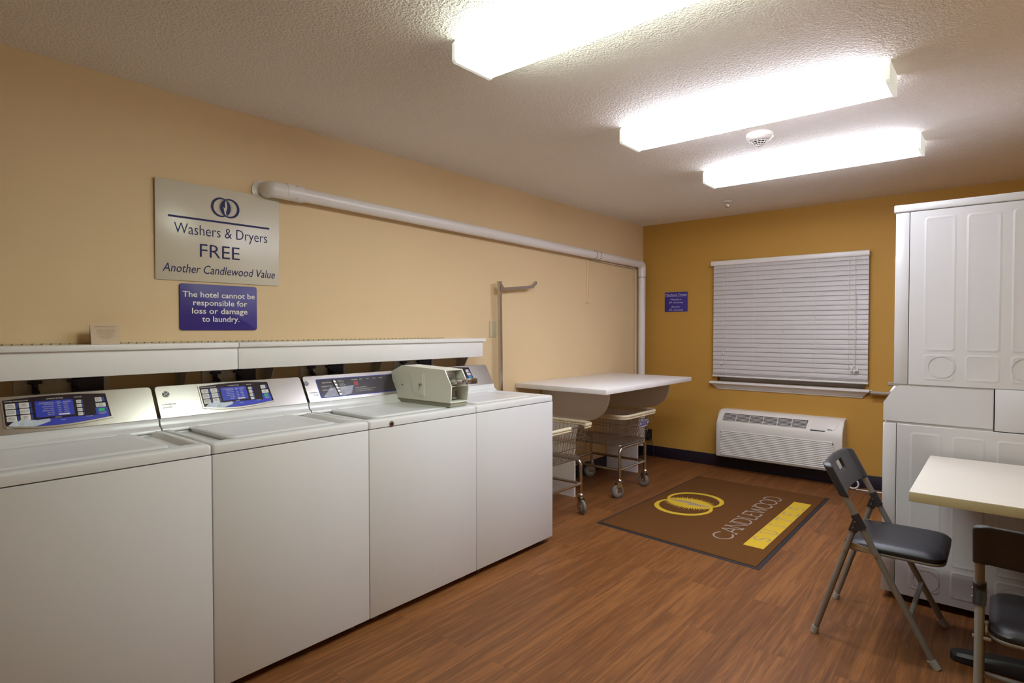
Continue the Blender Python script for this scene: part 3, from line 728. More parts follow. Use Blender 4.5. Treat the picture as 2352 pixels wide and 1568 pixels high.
obj('elbow', b, 'pvc', pp)
for a_, c_ in ((-1.27, .664), (.668, 1.63), (1.63, 2.48)):
    obj('pipe_section', tube(B(), [(PX, a_, zp(a_)), (PX, c_, zp(c_))], .036, 24), 'pvc', pp)
b = tube(B(), [(PX, .640, zp(.64)), (PX, .690, zp(.69))], .0375, 24); obj('coupling', b, 'pvc', pp)
b = tube(B(), [(PX, 1.625, zp(1.625)), (PX, 1.685, zp(1.685))], .0375, 24); obj('coupling', b, 'pvc', pp)
for y in (1.622, 1.688, 2.47):
    b = tube(B(), [(PX+.0375*math.cos(2*PI*k/24), y, zp(y)+.0375*math.sin(2*PI*k/24)) for k in range(24)], .0018, 6, closed=True); obj('cable_tie', b, 'black_plastic', pp)
b = tube(B(), rounded([(PX, 2.465, zp(2.465)), (PX, 2.535, zp(2.535)), (PX, 2.535, 1.865)], .045, 8), .0395, 24); obj('elbow', b, 'pvc', pp)
obj('pipe_section', tube(B(), [(PX, 2.535, 1.87), (PX, 2.535, .125)], .036, 24), 'pvc', pp)
b = tube(B(), [(PX+.0380*math.cos(2*PI*k/24), 2.535+.0380*math.sin(2*PI*k/24), 1.850) for k in range(24)], .0018, 6, closed=True); obj('cable_tie', b, 'black_plastic', pp)
b = tube(B(), rounded([(.020, 1.62, zp(1.62)-.040), (.020, 2.0, zp(2.0)-.044), (.024, 2.43, zp(2.4)-.046), (.020, 2.462, 1.90), (.018, 2.468, 1.6), (.018, 2.455, 1.2), (.018, 2.462, .6)], .04, 4), .0032, 8)
obj('strapped_cord', b, 'cordw', pp, label='thin white cord strapped under the pipe')
b = box(B(), 0, .011, 1.566, 1.602, 1.556, 1.945, .003); tag(obj('cable_raceway', b, 'wall_tan'), 'narrow tan cable cover on the wall below the pipe', 'cable cover')
wp = thing('wall_plate', 'blank ivory switch plate on the tan wall beside the metal pole', 'wall plate', (0, .300, 1.260))
fr = wallfr(.300, 1.320)
b = B(); slab(b, fr, rr(-.038, .038, -.060, .060, .004, 3), 0, .006, .0015); obj('plate', b, 'ivory', wp)
for z in (.042, -.042):
    b = B(); slab(b, fr, circ(0, z, .0035, 10), .006, .0072); obj('screw', b, 'tan_metal', wp)
# hanging pole with arm
hp = thing('garment_pole', 'square metal pole with a side arm standing behind the washer row', 'garment rack', (.055, .345, 0))
PXW, DYP = .052, .018
b = sqtube(B(), [(PXW, .302+DYP, 1.668), (PXW, .330+DYP, .0)], .024, up=(1, 0, 0)); obj('pole', b, 'chrome_old', hp)
obj('pole_cap', box(B(), PXW-.015, PXW+.015, .287+DYP, .317+DYP, 1.664, 1.672, .001), 'chrome_old', hp)
b = sqtube(B(), [(PXW, .318+DYP, 1.616), (PXW, .690+DYP, 1.652), (PXW, .738+DYP, 1.690)], .021, up=(1, 0, 0)); obj('arm', b, 'chrome_old', hp)
b = sqtube(B(), [(PXW, .736+DYP, 1.6885), (PXW, .742+DYP, 1.693)], .017, up=(1, 0, 0)); obj('arm_end_plug', b, 'black_plastic', hp)
b = B(); loft(b, [[(x, y+DYP, z) for y, z in ((.300, 1.650), (.318, 1.650), (.352, 1.606), (.300, 1.600))] for x in (PXW-.015, PXW+.016)]); fixn(b); tube(b, [(PXW-.018, .302+DYP, 1.628), (PXW+.020, .302+DYP, 1.628)], .005, 10)
obj('hinge_bracket', b, 'chrome_old', hp)
obj('foot_plate', box(B(), .015, .090, .30, .40, 0, .006, .001), 'chrome_old', hp)

# ------------------------------------------------------------------ folding counter
fc = thing('folding_counter', 'white folding counter on two curved panels beside the washer row', 'counter', (.40, 1.28, 0))
obj('worktop', box(B(), .002, .812, .565, 2.004, .866, .901, .0015), 'laminate', fc)
def support(y):
    pts = [(.012, 0), (.335, 0), (.335, .40), (.345, .50), (.36, .555), (.395, .600), (.445, .618)]
    for k in range(1, 11):
        a = -PI/2+PI/2*k/10; pts.append((.445+.198*math.cos(a), .618+.20+.20*math.sin(a)-.0))
    pts += [(.643, .8655), (.012, .8655)]
    b = B(); loft(b, [[(x, yy, z) for x, z in pts] for yy in (y-.009, y+.009)]); fixn(b); obj('support_panel', b, 'laminate', fc)
support(.895); support(1.925)
obj('wall_cleat', box(B(), .011, .03, .91, 1.91, .80, .866), 'laminate', fc)

# ------------------------------------------------------------------ laundry carts
def cart(cx, cy, label, gap=False, plate=False, rz=0., k=1.):
    t = thing('laundry_cart', label, 'laundry cart', (cx, cy, 0), 'wire laundry carts under the folding counter'); t.rotation_euler = (0, 0, rz)
    HX, HY, ZB, ZT = .262*k, .212, .405, .640          # base half sizes
    bx, by = .275*k, .222; tx, ty = .335*k, .268          # basket bottom and top half sizes
    w = B()
    def ring(hx, hy, z, r, rad=.05): tube(w, [(x, y, z) for x, y in rr(-hx, hx, -hy, hy, rad, 5)], r, 8, closed=True)
    ring(tx, ty, ZT, .004); ring(bx, by, ZB, .004)
    for q in (.36, .66): ring(bx+(tx-bx)*q, by+(ty-by)*q, ZB+(ZT-ZB)*q, .0027)
    nx, ny = 17, 14
    for i in range(nx):
        f = -1+2*(i+.5)/nx
        for s in (-1, 1): tube(w, [(f*(bx-.03), s*by, ZB), (f*(tx-.03), s*ty, ZT)], .0017, 6)
        tube(w, [(f*(bx-.01), -by, ZB+.003), (f*(bx-.01), by, ZB+.003)], .0017, 6)
    for i in range(ny):
        f = -1+2*(i+.5)/ny
        for s in (-1, 1): tube(w, [(s*bx, f*(by-.03), ZB), (s*tx, f*(ty-.03), ZT)], .0017, 6)
        tube(w, [(-bx, f*(by-.01), ZB), (bx, f*(by-.01), ZB)], .0017, 6)
    obj('wire_basket', w, 'wire', t, world=False)
    # vinyl bumper round the rim
    path = [Vector((x, y, ZT+.004)) for x, y in rr(-tx-.006, tx+.006, -ty-.006, ty+.006, .065, 8)]
    def oval(bm, pts, closed):
        tube(bm, pts, .013, 12, closed=closed, flat=(.013, .011), up=(0, 0, 1)); tube(bm, [p-Vector((0, 0, .017)) for p in pts], .008, 10, closed=closed)
    b = B()
    if gap:
        f0 = Vector((.02, -ty-.006, ZT+.004)); f1 = Vector((.20, -ty-.006, ZT+.004))
        k0 = max(i for i, p in enumerate(path) if p.y < -ty-.005 and p.x < 0)      # last point before the open stretch
        seq = path[k0+1:]+path[:k0+1]
        seq = [f1]+[p for p in seq if not (p.y < -ty-.005 and .0 < p.x < .20)]+[f0]
        oval(b, seq, False)
    else: oval(b, path, True)
    obj('bumper_rim', b, 'cream', t, world=False)
    # tubular base
    fr_ = B()
    for s in (-1, 1): tube(fr_, rounded([(s*HX, -HY, .140), (s*HX, -HY, .385), (s*HX, HY, .385), (s*HX, HY, .140)], .055, 6), .0120, 12)
    for s in (-1, 1): tube(fr_, [(-HX, s*HY, .215), (HX, s*HY, .215)], .0105, 10); tube(fr_, [(s*HX, -HY, .215), (s*HX, HY, .215)], .0105, 10)
    obj('base_frame', fr_, 'chrome_old', t, world=False)
    for sx in (-1, 1):
        for sy in (-1, 1):
            X, Y = sx*HX, sy*HY; a = (-.35 if sx*sy > 0 else .9)+sx*.2
            m_ = Matrix.Translation((X, Y, 0)) @ Matrix.Rotation(a, 4, 'Z')
            c_ = B(); lathe(c_, [(.014, .146), (.017, .140), (.021, .136), (.021, .128), (.016, .125), (.020, .122), (.020, .116)], (0, 0, 0), n=16)
            for s in (-1, 1): box(c_, -.028, .016, s*.0165-.0013, s*.0165+.0013, .045, .118, .0006)
            box(c_, -.028, .016, -.0178, .0178, .112, .118, .001); tube(c_, [(-.016, -.022, .052), (-.016, .022, .052)], .005, 8)
            bmesh.ops.transform(c_, matrix=m_, verts=c_.verts); cs = obj('caster', c_, 'chrome_old', t, world=False)
            wv = lathe(B(), [(.030, -.012), (.044, -.012), (.050, -.008), (.052, 0), (.050, .008), (.044, .012), (.030, .012)], (-.016, 0, .052), axis='y', n=28)
            bmesh.ops.transform(wv, matrix=m_, verts=wv.verts); wo = obj('wheel', wv, 'rubber', cs, world=False)
            hb = lathe(B(), [(.006, -.0135), (.028, -.0125), (.033, -.0100), (.033, .0100), (.028, .0125), (.006, .0135)], (-.016, 0, .052), axis='y', n=24)
            bmesh.ops.transform(hb, matrix=m_, verts=hb.verts); obj('wheel_hub', hb, 'wheel_grey', cs, world=False)
    if plate:
        f_ = Fr((tx-.012, .060, .560), (0, 1, 0), (.2, 0, 1))
        b = B(); slab(b, f_, [(-.066, -.030), (.066, -.030), (.066, .030), (-.066, .030)], .004, .006); pl_ = obj('name_plate', b, 'navy', t, world=False, label='small dark plate with white lettering')
        b = B()
        for i, (s_, w_) in enumerate((('DO NOT REMOVE', .10), ('FROM THIS', .084), ('LAUNDRY AREA', .10))): text(b, f_, s_, 0, .009-i*.0175, .012, w_, .0066)
        strip(b, f_, [(-.066, -.03), (.066, -.03), (.066, .03), (-.066, .03)], [(-.062, -.026), (.062, -.026), (.062, .026), (-.062, .026)], .0066)
        for s in (-1, 1): slab(b, f_, circ(s*.066, 0, .006, 10), .006, .010)
        obj('lettering', b, 'white_ink', pl_, world=False)
    return t
cart(.350, 1.318, 'wire laundry cart with a lettered plate, farther back between the counter panels', plate=True)
cart(.385, .338, 'wire laundry cart half hidden by the end washer, its rim open at the front', gap=True, rz=PI/2, k=.93)

# black plug adapter on the back wall beside the cart
t = thing('power_plug', 'black plug in a low outlet on the brown wall behind the cart', 'plug', (.075, YB, .19))
obj('outlet_plate', box(B(), .040, .110, YB-.006, YB, .165, .280, .002), 'dark', t)
obj('plug_body', box(B(), .052, .100, YB-.045, YB-.006, .180, .235, .005), 'black_plastic', t)
obj('cable', tube(B(), rounded([(.085, YB-.03, .19), (.10, YB-.03, .16), (.115, YB-.02, .19), (.125, YB-.03, .15), (.14, YB-.02, .008), (.20, YB-.025, .006)], .02), .004, 8), 'black_plastic', t)

# ------------------------------------------------------------------ wall air conditioner
ac = thing('air_conditioner', 'almond through-wall air conditioner under the window', 'air conditioner', (1.372, 2.66, .135))
prof = [(2.66, .135), (2.492, .135), (2.484, .139), (2.480, .147), (2.480, .40), (2.483, .435), (2.494, .468), (2.547, .543), (2.560, .556), (2.580, .565), (2.61, .568), (2.66, .568)]
b = B(); X0, X1 = .846, 1.898
def acl(x, g):
    c = Vector((2.60, .34)); return [(x, min(2.66, y+(c.x-y)*g if y < 2.65 else y), z+(c.y-z)*g if z > .15 else z) for y, z in prof]
loft(b, [acl(X0, .10), acl(X0+.004, .05), acl(X0+.014, .015), acl(X0+.03, 0), acl(X1-.03, 0), acl(X1-.014, .006), acl(X1-.003, .02), acl(X1, .03)]); fixn(b)
obj('housing', b, 'ptac', ac)
fr = Fr((0, 2.494, .468), (1, 0, 0), (0, .053, .075))
H = math.hypot(.053, .075)
b = B(); slab(b, fr, [(.912, .004), (1.618, .004), (1.628, H-.006), (.922, H-.006), (.908, H-.02), (.904, .018)], -.004, .0008); tg = obj('top_grille', b, 'dark', ac)
b = B()
for i in range(7): 
    z = .008+i*(H-.016)/6; slab(b, fr, [(.906, z-.0022), (1.622, z-.0022), (1.622, z+.0022), (.906, z+.0022)], .0008, .004)
for i in range(1, 6):
    x = .905+i*.1195; slab(b, fr, [(x-.0022, .003), (x+.0022, .003), (x+.0032, H-.005), (x-.0012, H-.005)], .0008, .0045)
obj('louvers', b, 'ptac', tg)
b = B(); dpoly = [(1.655, .004), (1.800, .004), (1.832, .010), (1.848, .03), (1.865, H-.004), (1.664, H-.004)]
slab(b, fr, dpoly, 0, .0025, .001); cd = obj('control_door', b, 'ptac', ac)
b = B(); slab(b, fr, [(1.653, .001), (1.760, .000), (1.772, -.006), (1.764, -.008), (1.653, -.008)], -.004, .001); obj('door_recess', b, 'dark', cd)
b = B(); text(b, fr, 'Amana', 1.800, .008, .007, .036, .0032, shear=.3, off=.02); sheet(b, fr, [(1.782, .015), (1.790, .020), (1.790, .015), (1.820, .013), (1.820, .015)], .003); obj('lettering', b, 'black_ink', cd)
fr = Fr((0, 2.480, 0), (1, 0, 0), (0, 0, 1))
b = B(); slab(b, fr, rr(.890, 1.838, .150, .388, .028, 6), .0002, .0012); fg = obj('front_grille', b, 'dark', ac)
b = B(); fz = [(x, z) for x, z in rr(.890, 1.838, .150, .388, .028, 6)]; f2 = [(x, z) for x, z in rr(.894, 1.834, .154, .384, .025, 6)]
strip(b, fr, fz, f2, .004)
NL = 15
for i in range(NL):
    z = .158+i*.0155; lx0, lx1 = (.893, 1.835) if 1 <= i <= NL-3 else (.900, 1.826)
    lp = [[(x, y, zz) for y, zz in ((2.4795, z-.0012), (2.4715, z), (2.4715, z+.0025), (2.4765, z+.0118), (2.4795, z+.0118))] for x in (lx0, lx1)]
    loft(b, lp)
fixn(b); obj('louvers', b, 'ptac', fg)
# white cord loop on the floor by the dryer
b = tube(B(), [(1.80, 2.575, .135), (1.83, 2.57, .08), (1.87, 2.565, .03)]+[(1.965+.042*math.cos(math.radians(g)), 2.552, .047+.038*math.sin(math.radians(g))) for g in range(215, 215+350, 14)], .0065, 10)
tube(b, [(1.99, 2.54, .006), (2.10, 2.555, .006), (2.30, 2.57, .006), (2.50, 2.57, .006)], .005, 8)
obj('power_cord', b, 'cordw', ac, label='white cord looped on the floor')

# chrome hanger rails on the brown wall beside the dryer
hr = thing('hanger_rail', 'chrome square rail on the brown wall below the right end of the blind', 'rail', (2.30, 2.60, .78))
b = box(B(), 2.074, 3.05, 2.592, 2.622, .786, .816, .002); obj('rail_tube', b, 'chrome', hr)
obj('rail_cap', box(B(), 2.070, 2.092, 2.590, 2.624, .814, .822, .002), 'chrome_old', hr)
b = box(B(), 2.6, 2.63, 2.60, 2.658, .78, .822, .002); obj('wall_bracket', b, 'chrome_old', hr)
hr = thing('hanger_rail', 'short chrome rail end poking out left of the stacked dryer', 'rail', (2.60, 1.95, .90))
zr_ = 2.0
b = box(B(), 2.279, 3.22, 1.94, 1.965, .918, .945, .002); obj('rail_tube', b, 'chrome', hr)
obj('rail_knob', lathe(B(), [(.006, 0), (.006, .012), (.009, .014), (.009, .022), (.002, .024)], (2.330, 1.952, .945), n=12), 'chrome', hr)
obj('wall_bracket', box(B(), 3.20, XR, 1.93, 1.975, .89, .97, .002), 'chrome_old', hr)

# ------------------------------------------------------------------ floor mat
fm = thing('floor_mat', 'brown logo mat with yellow emblem lying on the plank floor', 'floor mat', (1.35, 1.28, 0))
c4 = [Vector((.798, .470)), Vector((1.898, .368)), Vector((1.882, 2.134)), Vector((.818, 2.150))]
def quad(g, z):
    cx = sum(c4, Vector((0, 0)))/4; o = []
    for i in range(4):
        a, b_ = c4[i], c4[(i+1) % 4]
        for k in range(8): o.append(a.lerp(b_, k/8))
    r = []
    for i, p in enumerate(o):
        d = Vector((1 if p.x < cx.x-.3 else (-1 if p.x > cx.x+.3 else 0), 1 if p.y < cx.y-.7 else (-1 if p.y > cx.y+.7 else 0)))
        e = i//8
        ins = Vector((0, 0))
        n_ = [Vector((0, 1)), Vector((-1, 0)), Vector((0, -1)), Vector((1, 0))]
        ins = n_[e].copy()
        if i % 8 == 0: ins = n_[e]+n_[e-1]
        q = p+ins*g; r.append((q.x, q.y, z))
    return r
b = B(); loft(b, [quad(0, 0.0005), quad(.002, .0025), quad(.026, .004)]); fixn(b); obj('rubber_border', b, 'mat_rubber', fm)
b = B(); loft(b, [quad(.023, .0038), quad(.024, .0085), quad(.030, .0095)]); fixn(b); obj('pile', b, 'mat_brown', fm)
fr = Fr((1.108, 1.283, .0098), (0, 1, 0), (-1, 0, 0))
b = B(); logo_ink(b, fr, 0, 0, .208, .222, .13, .0004, rays=58, raylen=.34, rw=1.5)
fb = Fr((0, 0, .0098), (0, 1, 0), (-1, 0, 0))
sheet(b, fb, [(.678, -1.826), (1.832, -1.822), (1.832, -1.702), (.682, -1.706)], .0004)
obj('yellow_emblem', b, 'mat_yellow', fm)
b = B(); logo_flame(b, fr, 0, 0, .208, .0009, .222); obj('flame_emblem', b, 'mat_grey', fm)
# serifed stroke lettering
def stroke(bm, fr, pts, w, c):
    pts = [Vector(p) for p in pts]; A = []; Bq = []
    for i, p in enumerate(pts):
        d = (pts[min(i+1, len(pts)-1)]-pts[max(i-1, 0)]).normalized(); n_ = Vector((-d.y, d.x))*w/2; A.append(p+n_); Bq.append(p-n_)
    strip(bm, fr, [tuple(p) for p in A], [tuple(p) for p in Bq], c, closed=False)
def arc(cx, cy, rx, ry, a0, a1, n=18): return [(cx+rx*math.cos(math.radians(a0+(a1-a0)*k/n)), cy+ry*math.sin(math.radians(a0+(a1-a0)*k/n))) for k in range(n+1)]
GL = {'C': ([arc(.5, .5, .48, .5, 40, 320)], []), 'A': ([[(.05, 0), (.5, 1)], [(.5, 1), (.95, 0)], [(.22, .36), (.78, .36)]], [(.05, 0), (.95, 0)]),
      'N': ([[(.1, 0), (.1, 1)], [(.1, 1), (.9, 0)], [(.9, 0), (.9, 1)]], [(.1, 0), (.1, 1), (.9, 1)]), 'D': ([[(.12, 0), (.12, 1)], [(.12, 1)]+arc(.42, .5, .5, .5, 90, -90)+[(.12, 0)]], []),
      'L': ([[(.2, 1), (.2, 0)], [(.2, 0), (.85, 0), (.88, .16)]], [(.2, 1)]), 'E': ([[(.15, 0), (.15, 1)], [(.15, 1), (.82, 1), (.84, .86)], [(.15, .52), (.62, .52)], [(.15, 0), (.85, 0), (.88, .16)]], []),
      'W': ([[(.0, 1), (.27, 0)], [(.27, 0), (.5, .9)], [(.5, .9), (.73, 0)], [(.73, 0), (1., 1)]], [(0, 1), (1, 1)]), 'O': ([arc(.5, .5, .48, .5, 0, 360, 32)], []),
      'S': ([arc(.5, .74, .34, .26, 30, 270)+arc(.5, .25, .36, .25, 90, -150)], []), 'U': ([[(.12, 1), (.12, .35)]+arc(.48, .35, .36, .35, 180, 360)+[(.84, 1)]], [(.12, 1), (.84, 1)]),
      'I': ([[(.5, 0), (.5, 1)]], [(.5, 0), (.5, 1)]), 'T': ([[(.5, 0), (.5, 1)], [(.05, .86), (.07, 1), (.93, 1), (.95, .86)]], [(.5, 0)])}
def letters(bm, fr, s, adv, x, y, h, w, c, wide=None):
    for ch, wd in zip(s, adv):
        st, se = GL[ch]
        kk = 0
        for q in st: stroke(bm, fr, [(x+a*wd, y+b_*h) for a, b_ in q], w, c+kk*.00006); kk += 1
        for a, b_ in se: stroke(bm, fr, [(x+a*wd-.16*h, y+b_*h), (x+a*wd+.16*h, y+b_*h)], w*.8, c+kk*.00006); kk += 1
        x += wd*(wide or 1.)
fb2 = Fr((0, 0, .0102), (0, 1, 0), (-1, 0, 0))
b = B(); letters(b, fb2, 'CANDLEWOOD', [.145, .120, .118, .120, .090, .095, .150, .122, .122, .122], .690, -1.613, .115, .0118, .0002, .98)
obj('lettering', b, 'mat_grey', fm)
for k_, ch_ in enumerate('SUITES'):
    b = B(); letters(b, fb2, ch_, [.09], .805+k_*.09*1.78, -1.812, .092, .0085, .0006); obj('letter', b, 'mat_grey', fm)

# ------------------------------------------------------------------ stacked dryer
DY0, DY1, DXB = .4375, 1.122, 3.235
dr = thing('stacked_dryer', 'tall white stacked dryer with embossed side panels by the brown wall', 'dryer', (2.85, .78, 0))
def pad(bm, x0, x1, z0, z1, r=.016):
    f = Fr((0, DY0, 0), (1, 0, 0), (0, 0, 1))
    lp = []
    for g, c in ((0, 0.), (.004, .0007), (.008, .0012), (.012, .0008), (.018, .0002)):
        lp.append([f.p(a, z, c) for a, z in rr(x0+g, x1-g, z0+g, z1-g, max(.004, r-g*.5), 5)])
    loft(bm, lp, False, True); 
def knock(bm, x, z, r):
    f = Fr((x, DY0, z), (1, 0, 0), (0, 0, 1))
    strip(bm, f, circ(0, 0, r, 40), circ(0, 0, r-.003, 40), .0020); strip(bm, f, circ(0, 0, r-.003, 40), circ(0, 0, r-.0045, 40), .0009); strip(bm, f, circ(0, 0, r+.0015, 40), circ(0, 0, r, 40), .0012)
def dunit(x0, z0, z1, seam, pads, knocks, par):
    b = B(); box(b, x0, seam-.0012, DY0, DY1, z0, z1, .004); fp = obj('front_panel', b, 'dryer_white', par)
    b = B(); box(b, seam+.0012, DXB, DY0, DY1, z0, z1, .0025)
    obj_ = B()
    for q in pads: pad(b, *q)
    for q in knocks: knock(b, *q)
    fixn(b); obj('side_panel', b, 'dryer_white', par, ang=6)
    return fp
fpU = dunit(2.499, 1.054, 1.878, 2.556, [(2.613, 2.736, 1.215, 1.848), (2.613, 2.736, 1.078, 1.203), (2.771, 2.897, 1.215, 1.845), (2.771, 2.897, 1.078, 1.203), (2.930, 3.050, 1.215, 1.845), (2.930, 3.050, 1.078, 1.203), (3.075, 3.19, 1.078, 1.845)], [(2.684, 1.143, .052), (2.985, 1.143, .052)], dr)
fpL = dunit(2.456, .034, .862, 2.513, [(2.568, 2.692, .215, .828), (2.568, 2.692, .07, .200), (2.728, 2.850, .215, .826), (2.728, 2.850, .07, .200), (2.888, 3.010, .215, .826), (2.888, 3.010, .07, .200), (3.04, 3.18, .07, .826)], [(2.636, .128, .052), (2.95, .128, .052)], dr)
b = box(B(), 2.491, DXB, DY0-.004, DY1+.004, 1.880, 1.916, .006, 3); obj('top_cap', b, 'dryer_white', dr)
b = B(); cp_ = [(2.457, .872), (2.457, .962), (2.507, 1.044), (2.515, 1.046), (2.876, 1.046), (2.876, .872)]
loft(b, [[(x, y, z) for x, z in cp_] for y in (DY0+.001, DY1-.001)]); fixn(b)
bmesh.ops.bevel(b, geom=list(b.edges), offset=.002, segments=2, affect='EDGES'); box(b, 2.470, 2.876, DY0+.008, DY1-.008, .862, .873); box(b, 2.515, 2.876, DY0+.006, DY1-.006, 1.045, 1.0535)
cs_ = obj('console', b, 'dryer_white', dr)
f = Fr((2.482, (DY0+DY1)/2, 1.003), (0, -1, 0), (.05, 0, .082))
for a_ in (-.22, -.08, .14):
    t_ = B(); slab(t_, f, circ(a_, 0, .022, 24), 0, .018, .003); obj('knob', t_, 'plastic_white', cs_)
obj('rear_filler', box(B(), 2.880, DXB, DY0, DY1, .866, 1.0525, .0015), 'dryer_white', dr)
for fp, z0, z1, x in ((fpU, 1.16, 1.76, 2.499), (fpL, .14, .74, 2.456)):
    f = Fr((x, (DY0+DY1)/2, (z0+z1)/2), (0, -1, 0), (0, 0, 1))
    t_ = B(); slab(t_, f, rr(-.25, .25, -.25, .25, .04, 5), 0, .012, .003); obj('door', t_, 'dryer_white', fp)
    t_ = B(); slab(t_, f, rr(-.235, -.215, -.06, .06, .008, 4), .012, .030, .003); obj('door_handle', t_, 'plastic_white', fp)
for sx in (2.53, 3.16):
    for sy in (DY0+.06, DY1-.06): obj('foot', lathe(B(), [(.018, 0), (.020, .004), (.020, .012), (.008, .014), (.008, .036)], (sx, sy, 0), n=16), 'rubber', dr)

# ------------------------------------------------------------------ table
tb = thing('pedestal_table', 'cream laminate table on a black pedestal by the right edge', 'table', (3.0, 0, 0))
TX0, TX1, TY0, TY1 = 2.652, 3.325, -.408, .384
b = box(B(), TX0+.001, TX1-.001, TY0+.001, TY1-.001, .7335, .7350); obj('table_top', b, 'table_top', tb)
b = box(B(), TX0, TX1, TY0, TY1, .7000, .7336, .0015); obj('edge_band', b, 'table_edge', tb)
b = lathe(B(), [(.0375, .035), (.0375, .685)], (3.03, -.01, 0), n=28); box(b, 2.88, 3.18, -.16, .14, .685, .7, .002); obj('column', b, 'black_metal', tb)
for ang in (0, 90, 180, 270):
    f = B(); L_ = .27; a = math.radians(ang)
    lp = []
    for x, hw, z1 in ((.0, .040, .060), (.10, .038, .052), (.20, .036, .040), (.245, .034, .036), (.262, .026, .032), (.272, .010, .028)):
        sec = [(-hw, .004), (-hw, z1*.7), (-hw*.7, z1), (hw*.7, z1), (hw, z1*.7), (hw, .004)]
        lp.append([(3.03+x*math.cos(a)-y*math.sin(a), -.01+x*math.sin(a)+y*math.cos(a), z) for y, z in sec])
    loft(f, lp); fixn(f); lathe(f, [(.014, 0), (.014, .006)], (3.03+.235*math.cos(a), -.01+.235*math.sin(a), 0), n=12)
    obj('base_foot', f, 'black_metal', tb)

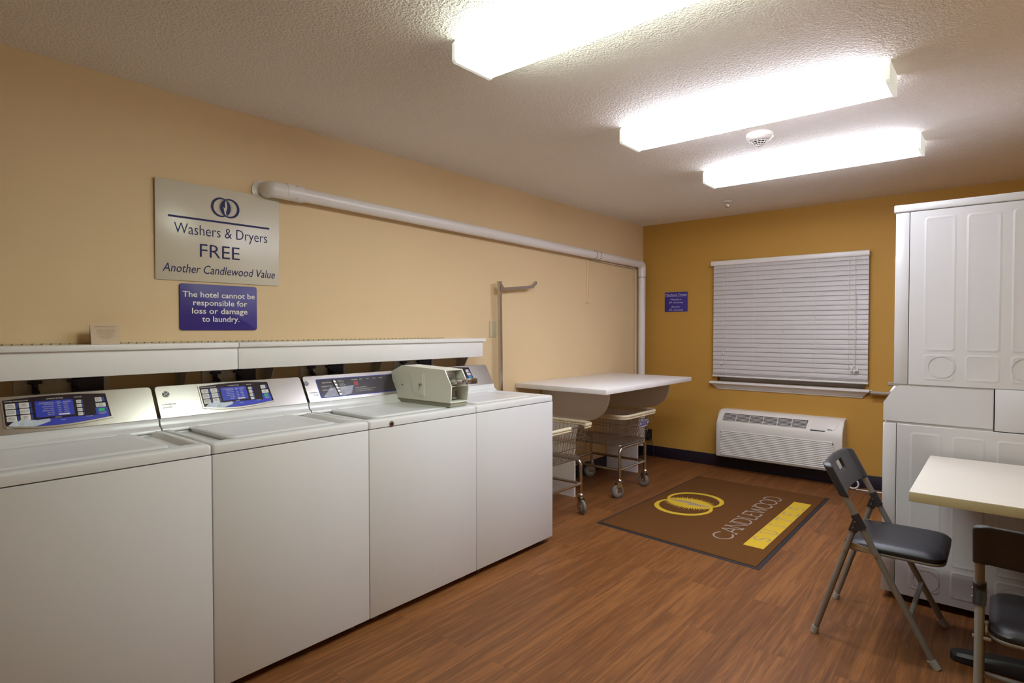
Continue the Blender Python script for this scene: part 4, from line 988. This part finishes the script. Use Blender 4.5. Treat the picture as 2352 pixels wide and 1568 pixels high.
# ------------------------------------------------------------------ folding chairs (local: +x forward, origin on the floor)
def chair(label, loc, rz):
    t = thing('folding_chair', label, 'chair', loc, 'black folding chairs at the table'); t.rotation_euler = (0, 0, rz)
    HW = .214; R = .0125
    rail = lambda z: .222-.5215*z             # x of the long rail at height z
    for s in (-1, 1):
        y = s*HW
        b = tube(B(), [(rail(.016), y, .016), (rail(.715), y, .715)], R, 14); fl = obj('front_leg', b, 'chair_metal', t, world=False)
        b = tube(B(), [(rail(0)+.002, y, 0), (rail(.030)-.003, y, .030)], R+.003, 14); obj('foot_cap', b, 'wheel_grey', fl, world=False)
        yi = s*(HW-.004)
        b = tube(B(), [(-.209, yi, .016), (-.062, y, .500)], R-.0005, 14); rl = obj('rear_leg', b, 'chair_metal', t, world=False)
        b = tube(B(), [(-.2135, yi, 0), (-.205, yi, .028)], R+.0025, 14); obj('foot_cap', b, 'wheel_grey', rl, world=False)
        # black joint sleeve
        b = tube(B(), [(rail(.492), y, .492), (rail(.548), y, .548)], R+.0045, 14); tube(b, [(-.069, y, .478), (-.058, y, .512)], R+.0045, 14)
        loft(b, [[(x, yy, z) for x, z in ((-.084, .480), (-.052, .480), (-.028, .500), (-.062, .545))] for yy in (y-.016, y+.016)])
        fixn(b); jn = obj('joint_sleeve', b, 'black_plastic', t, world=False)
        b = B()
        for x, z in ((-.060, .520), (-.066, .496)): tube(b, [(x, y-.019, z), (x, y+.019, z)], .0042, 8)
        obj('rivet', b, 'chrome_old', jn, world=False)
        # link plate under the seat and pivots
        b = B(); yp = s*(HW-.018)
        loft(b, [[(x, yy, z) for x, z in ((-.095, .408), (-.088, .424), (-.010, .412), (.004, .400), (-.004, .390), (-.086, .398))] for yy in (yp-.002, yp+.002)]); fixn(b)
        obj('link_plate', b, 'tan_metal', t, world=False)
        b = B()
        for x, z in ((rail(.392), .392), (-.096, .388)): tube(b, [(x, s*(HW-.030), z), (x, s*(HW+.015), z)], .0055, 10)
        obj('pivot_bolt', b, 'chrome_old', t, world=False)
    obj('crossbar', tube(B(), [(rail(.172), -HW, .172), (rail(.172), HW, .172)], .0095, 12), 'chair_metal', t, world=False)
    # seat
    SX0, SX1, SW = -.112, .244, .192
    b = B()
    def Sl(g, r, z, dx=0): return [(x, y, z+ (.004*(x-SX0)/(SX1-SX0))) for x, y in rr(SX0+g, SX1-g, -SW+g, SW-g, r, 8)]
    loft(b, [Sl(.012, .05, .392), Sl(.002, .055, .397), Sl(0, .055, .405), Sl(.001, .055, .412), Sl(.012, .055, .424), Sl(.03, .06, .430), Sl(.09, .07, .432)]); fixn(b)
    seat = obj('seat', b, 'vinyl', t, world=False)
    b = tube(B(), [(x, y, .393) for x, y in rr(SX0+.006, SX1-.008, -SW+.008, SW-.008, .05, 8)], .007, 10, closed=True); obj('seat_frame', b, 'chair_metal', seat, world=False)
    b = B(); loft(b, [[(x, y, .388) for x, y in rr(SX0+.01, SX1-.01, -SW+.01, SW-.01, .05, 6)], [(x, y, .392) for x, y in rr(SX0+.01, SX1-.01, -SW+.01, SW-.01, .05, 6)]]); fixn(b); obj('seat_pan', b, 'black_plastic', seat, world=False)
    # backrest: bowed plastic panel wrapping both rails, with a hand slot
    b = B(); ny, nz = 24, 10
    def bp(i, j, side):
        q = math.copysign(1-(1-abs(-1+2*i/ny))**1.25*.98-.0*i, i-ny/2) if i not in (0, ny, ny//2) else float((i > ny/2)-(i < ny/2)); y = q*(HW+.0165)
        zb = .616
        zt = .750-.012*abs(q)**14
        z = zb+(zt-zb)*j/nz
        bow = -.020*(1-q*q)
        x = rail(z)+bow+(.0185 if side else -.0165)*(1 if abs(q) > .86 else .5)
        return Vector((x, y, z))
    hole = lambda i, j: 10 <= i < 14 and 5 <= j < 8
    G = {}
    for sd in (0, 1):
        for i in range(ny+1):
            for j in range(nz+1): G[sd, i, j] = b.verts.new(bp(i, j, sd))
    for i in range(ny):
        for j in range(nz):
            if hole(i, j): continue
            b.faces.new((G[0, i, j], G[0, i+1, j], G[0, i+1, j+1], G[0, i, j+1])); b.faces.new((G[1, i, j], G[1, i, j+1], G[1, i+1, j+1], G[1, i+1, j]))
    def wall(a, c): b.faces.new((G[0, *a], G[1, *a], G[1, *c], G[0, *c]))
    for i in range(ny): wall((i, 0), (i+1, 0)); wall((i, nz), (i+1, nz))
    for j in range(nz): wall((0, j), (0, j+1)); wall((ny, j), (ny, j+1))
    for i in range(10, 14): wall((i, 5), (i+1, 5)); wall((i, 8), (i+1, 8))
    for j in range(5, 8): wall((10, j), (10, j+1)); wall((14, j), (14, j+1))
    fixn(b)
    o = obj('backrest', b, 'black_plastic', t, world=False, ang=60)
    md = o.modifiers.new('round', 'BEVEL'); md.width = .006; md.segments = 3; md.limit_method = 'ANGLE'; md.angle_limit = math.radians(50)
    return t
chair('black folding chair standing open in front of the dryer, facing the table', (2.503, .060, 0), 0)
chair('black folding chair at the near side of the table, cut off by the right edge', (3.075, -.585, 0), PI/2)

# ------------------------------------------------------------------ camera, world, view
F_PX, YAW, PIT = 1347.43, .6989, -.021
cam = bpy.data.objects.new('camera', bpy.data.cameras.new('camera')); COL.objects.link(cam)
fwd = Vector((-math.sin(YAW)*math.cos(PIT), math.cos(YAW)*math.cos(PIT), math.sin(PIT))); rgt = Vector((math.cos(YAW), math.sin(YAW), 0)); upv = rgt.cross(fwd)
cam.matrix_world = Matrix(((rgt.x, upv.x, -fwd.x, 2.9103), (rgt.y, upv.y, -fwd.y, -2.9378), (rgt.z, upv.z, -fwd.z, 1.3198), (0, 0, 0, 1)))
cam.data.sensor_width = 36; cam.data.lens = 36*F_PX/2352; cam.data.clip_start = .02
SC.camera = cam
wd = bpy.data.worlds.new('world'); SC.world = wd; wd.use_nodes = True
wd.node_tree.nodes['Background'].inputs['Color'].default_value = (.02, .025, .04, 1); wd.node_tree.nodes['Background'].inputs['Strength'].default_value = .3
vs = SC.view_settings; SC.display_settings.display_device = 'sRGB'
vs.view_transform = 'Standard'; vs.look = 'None'; vs.exposure = 1.50; vs.gamma = 1.; vs.use_curve_mapping = False
SC.cycles.use_denoising = True
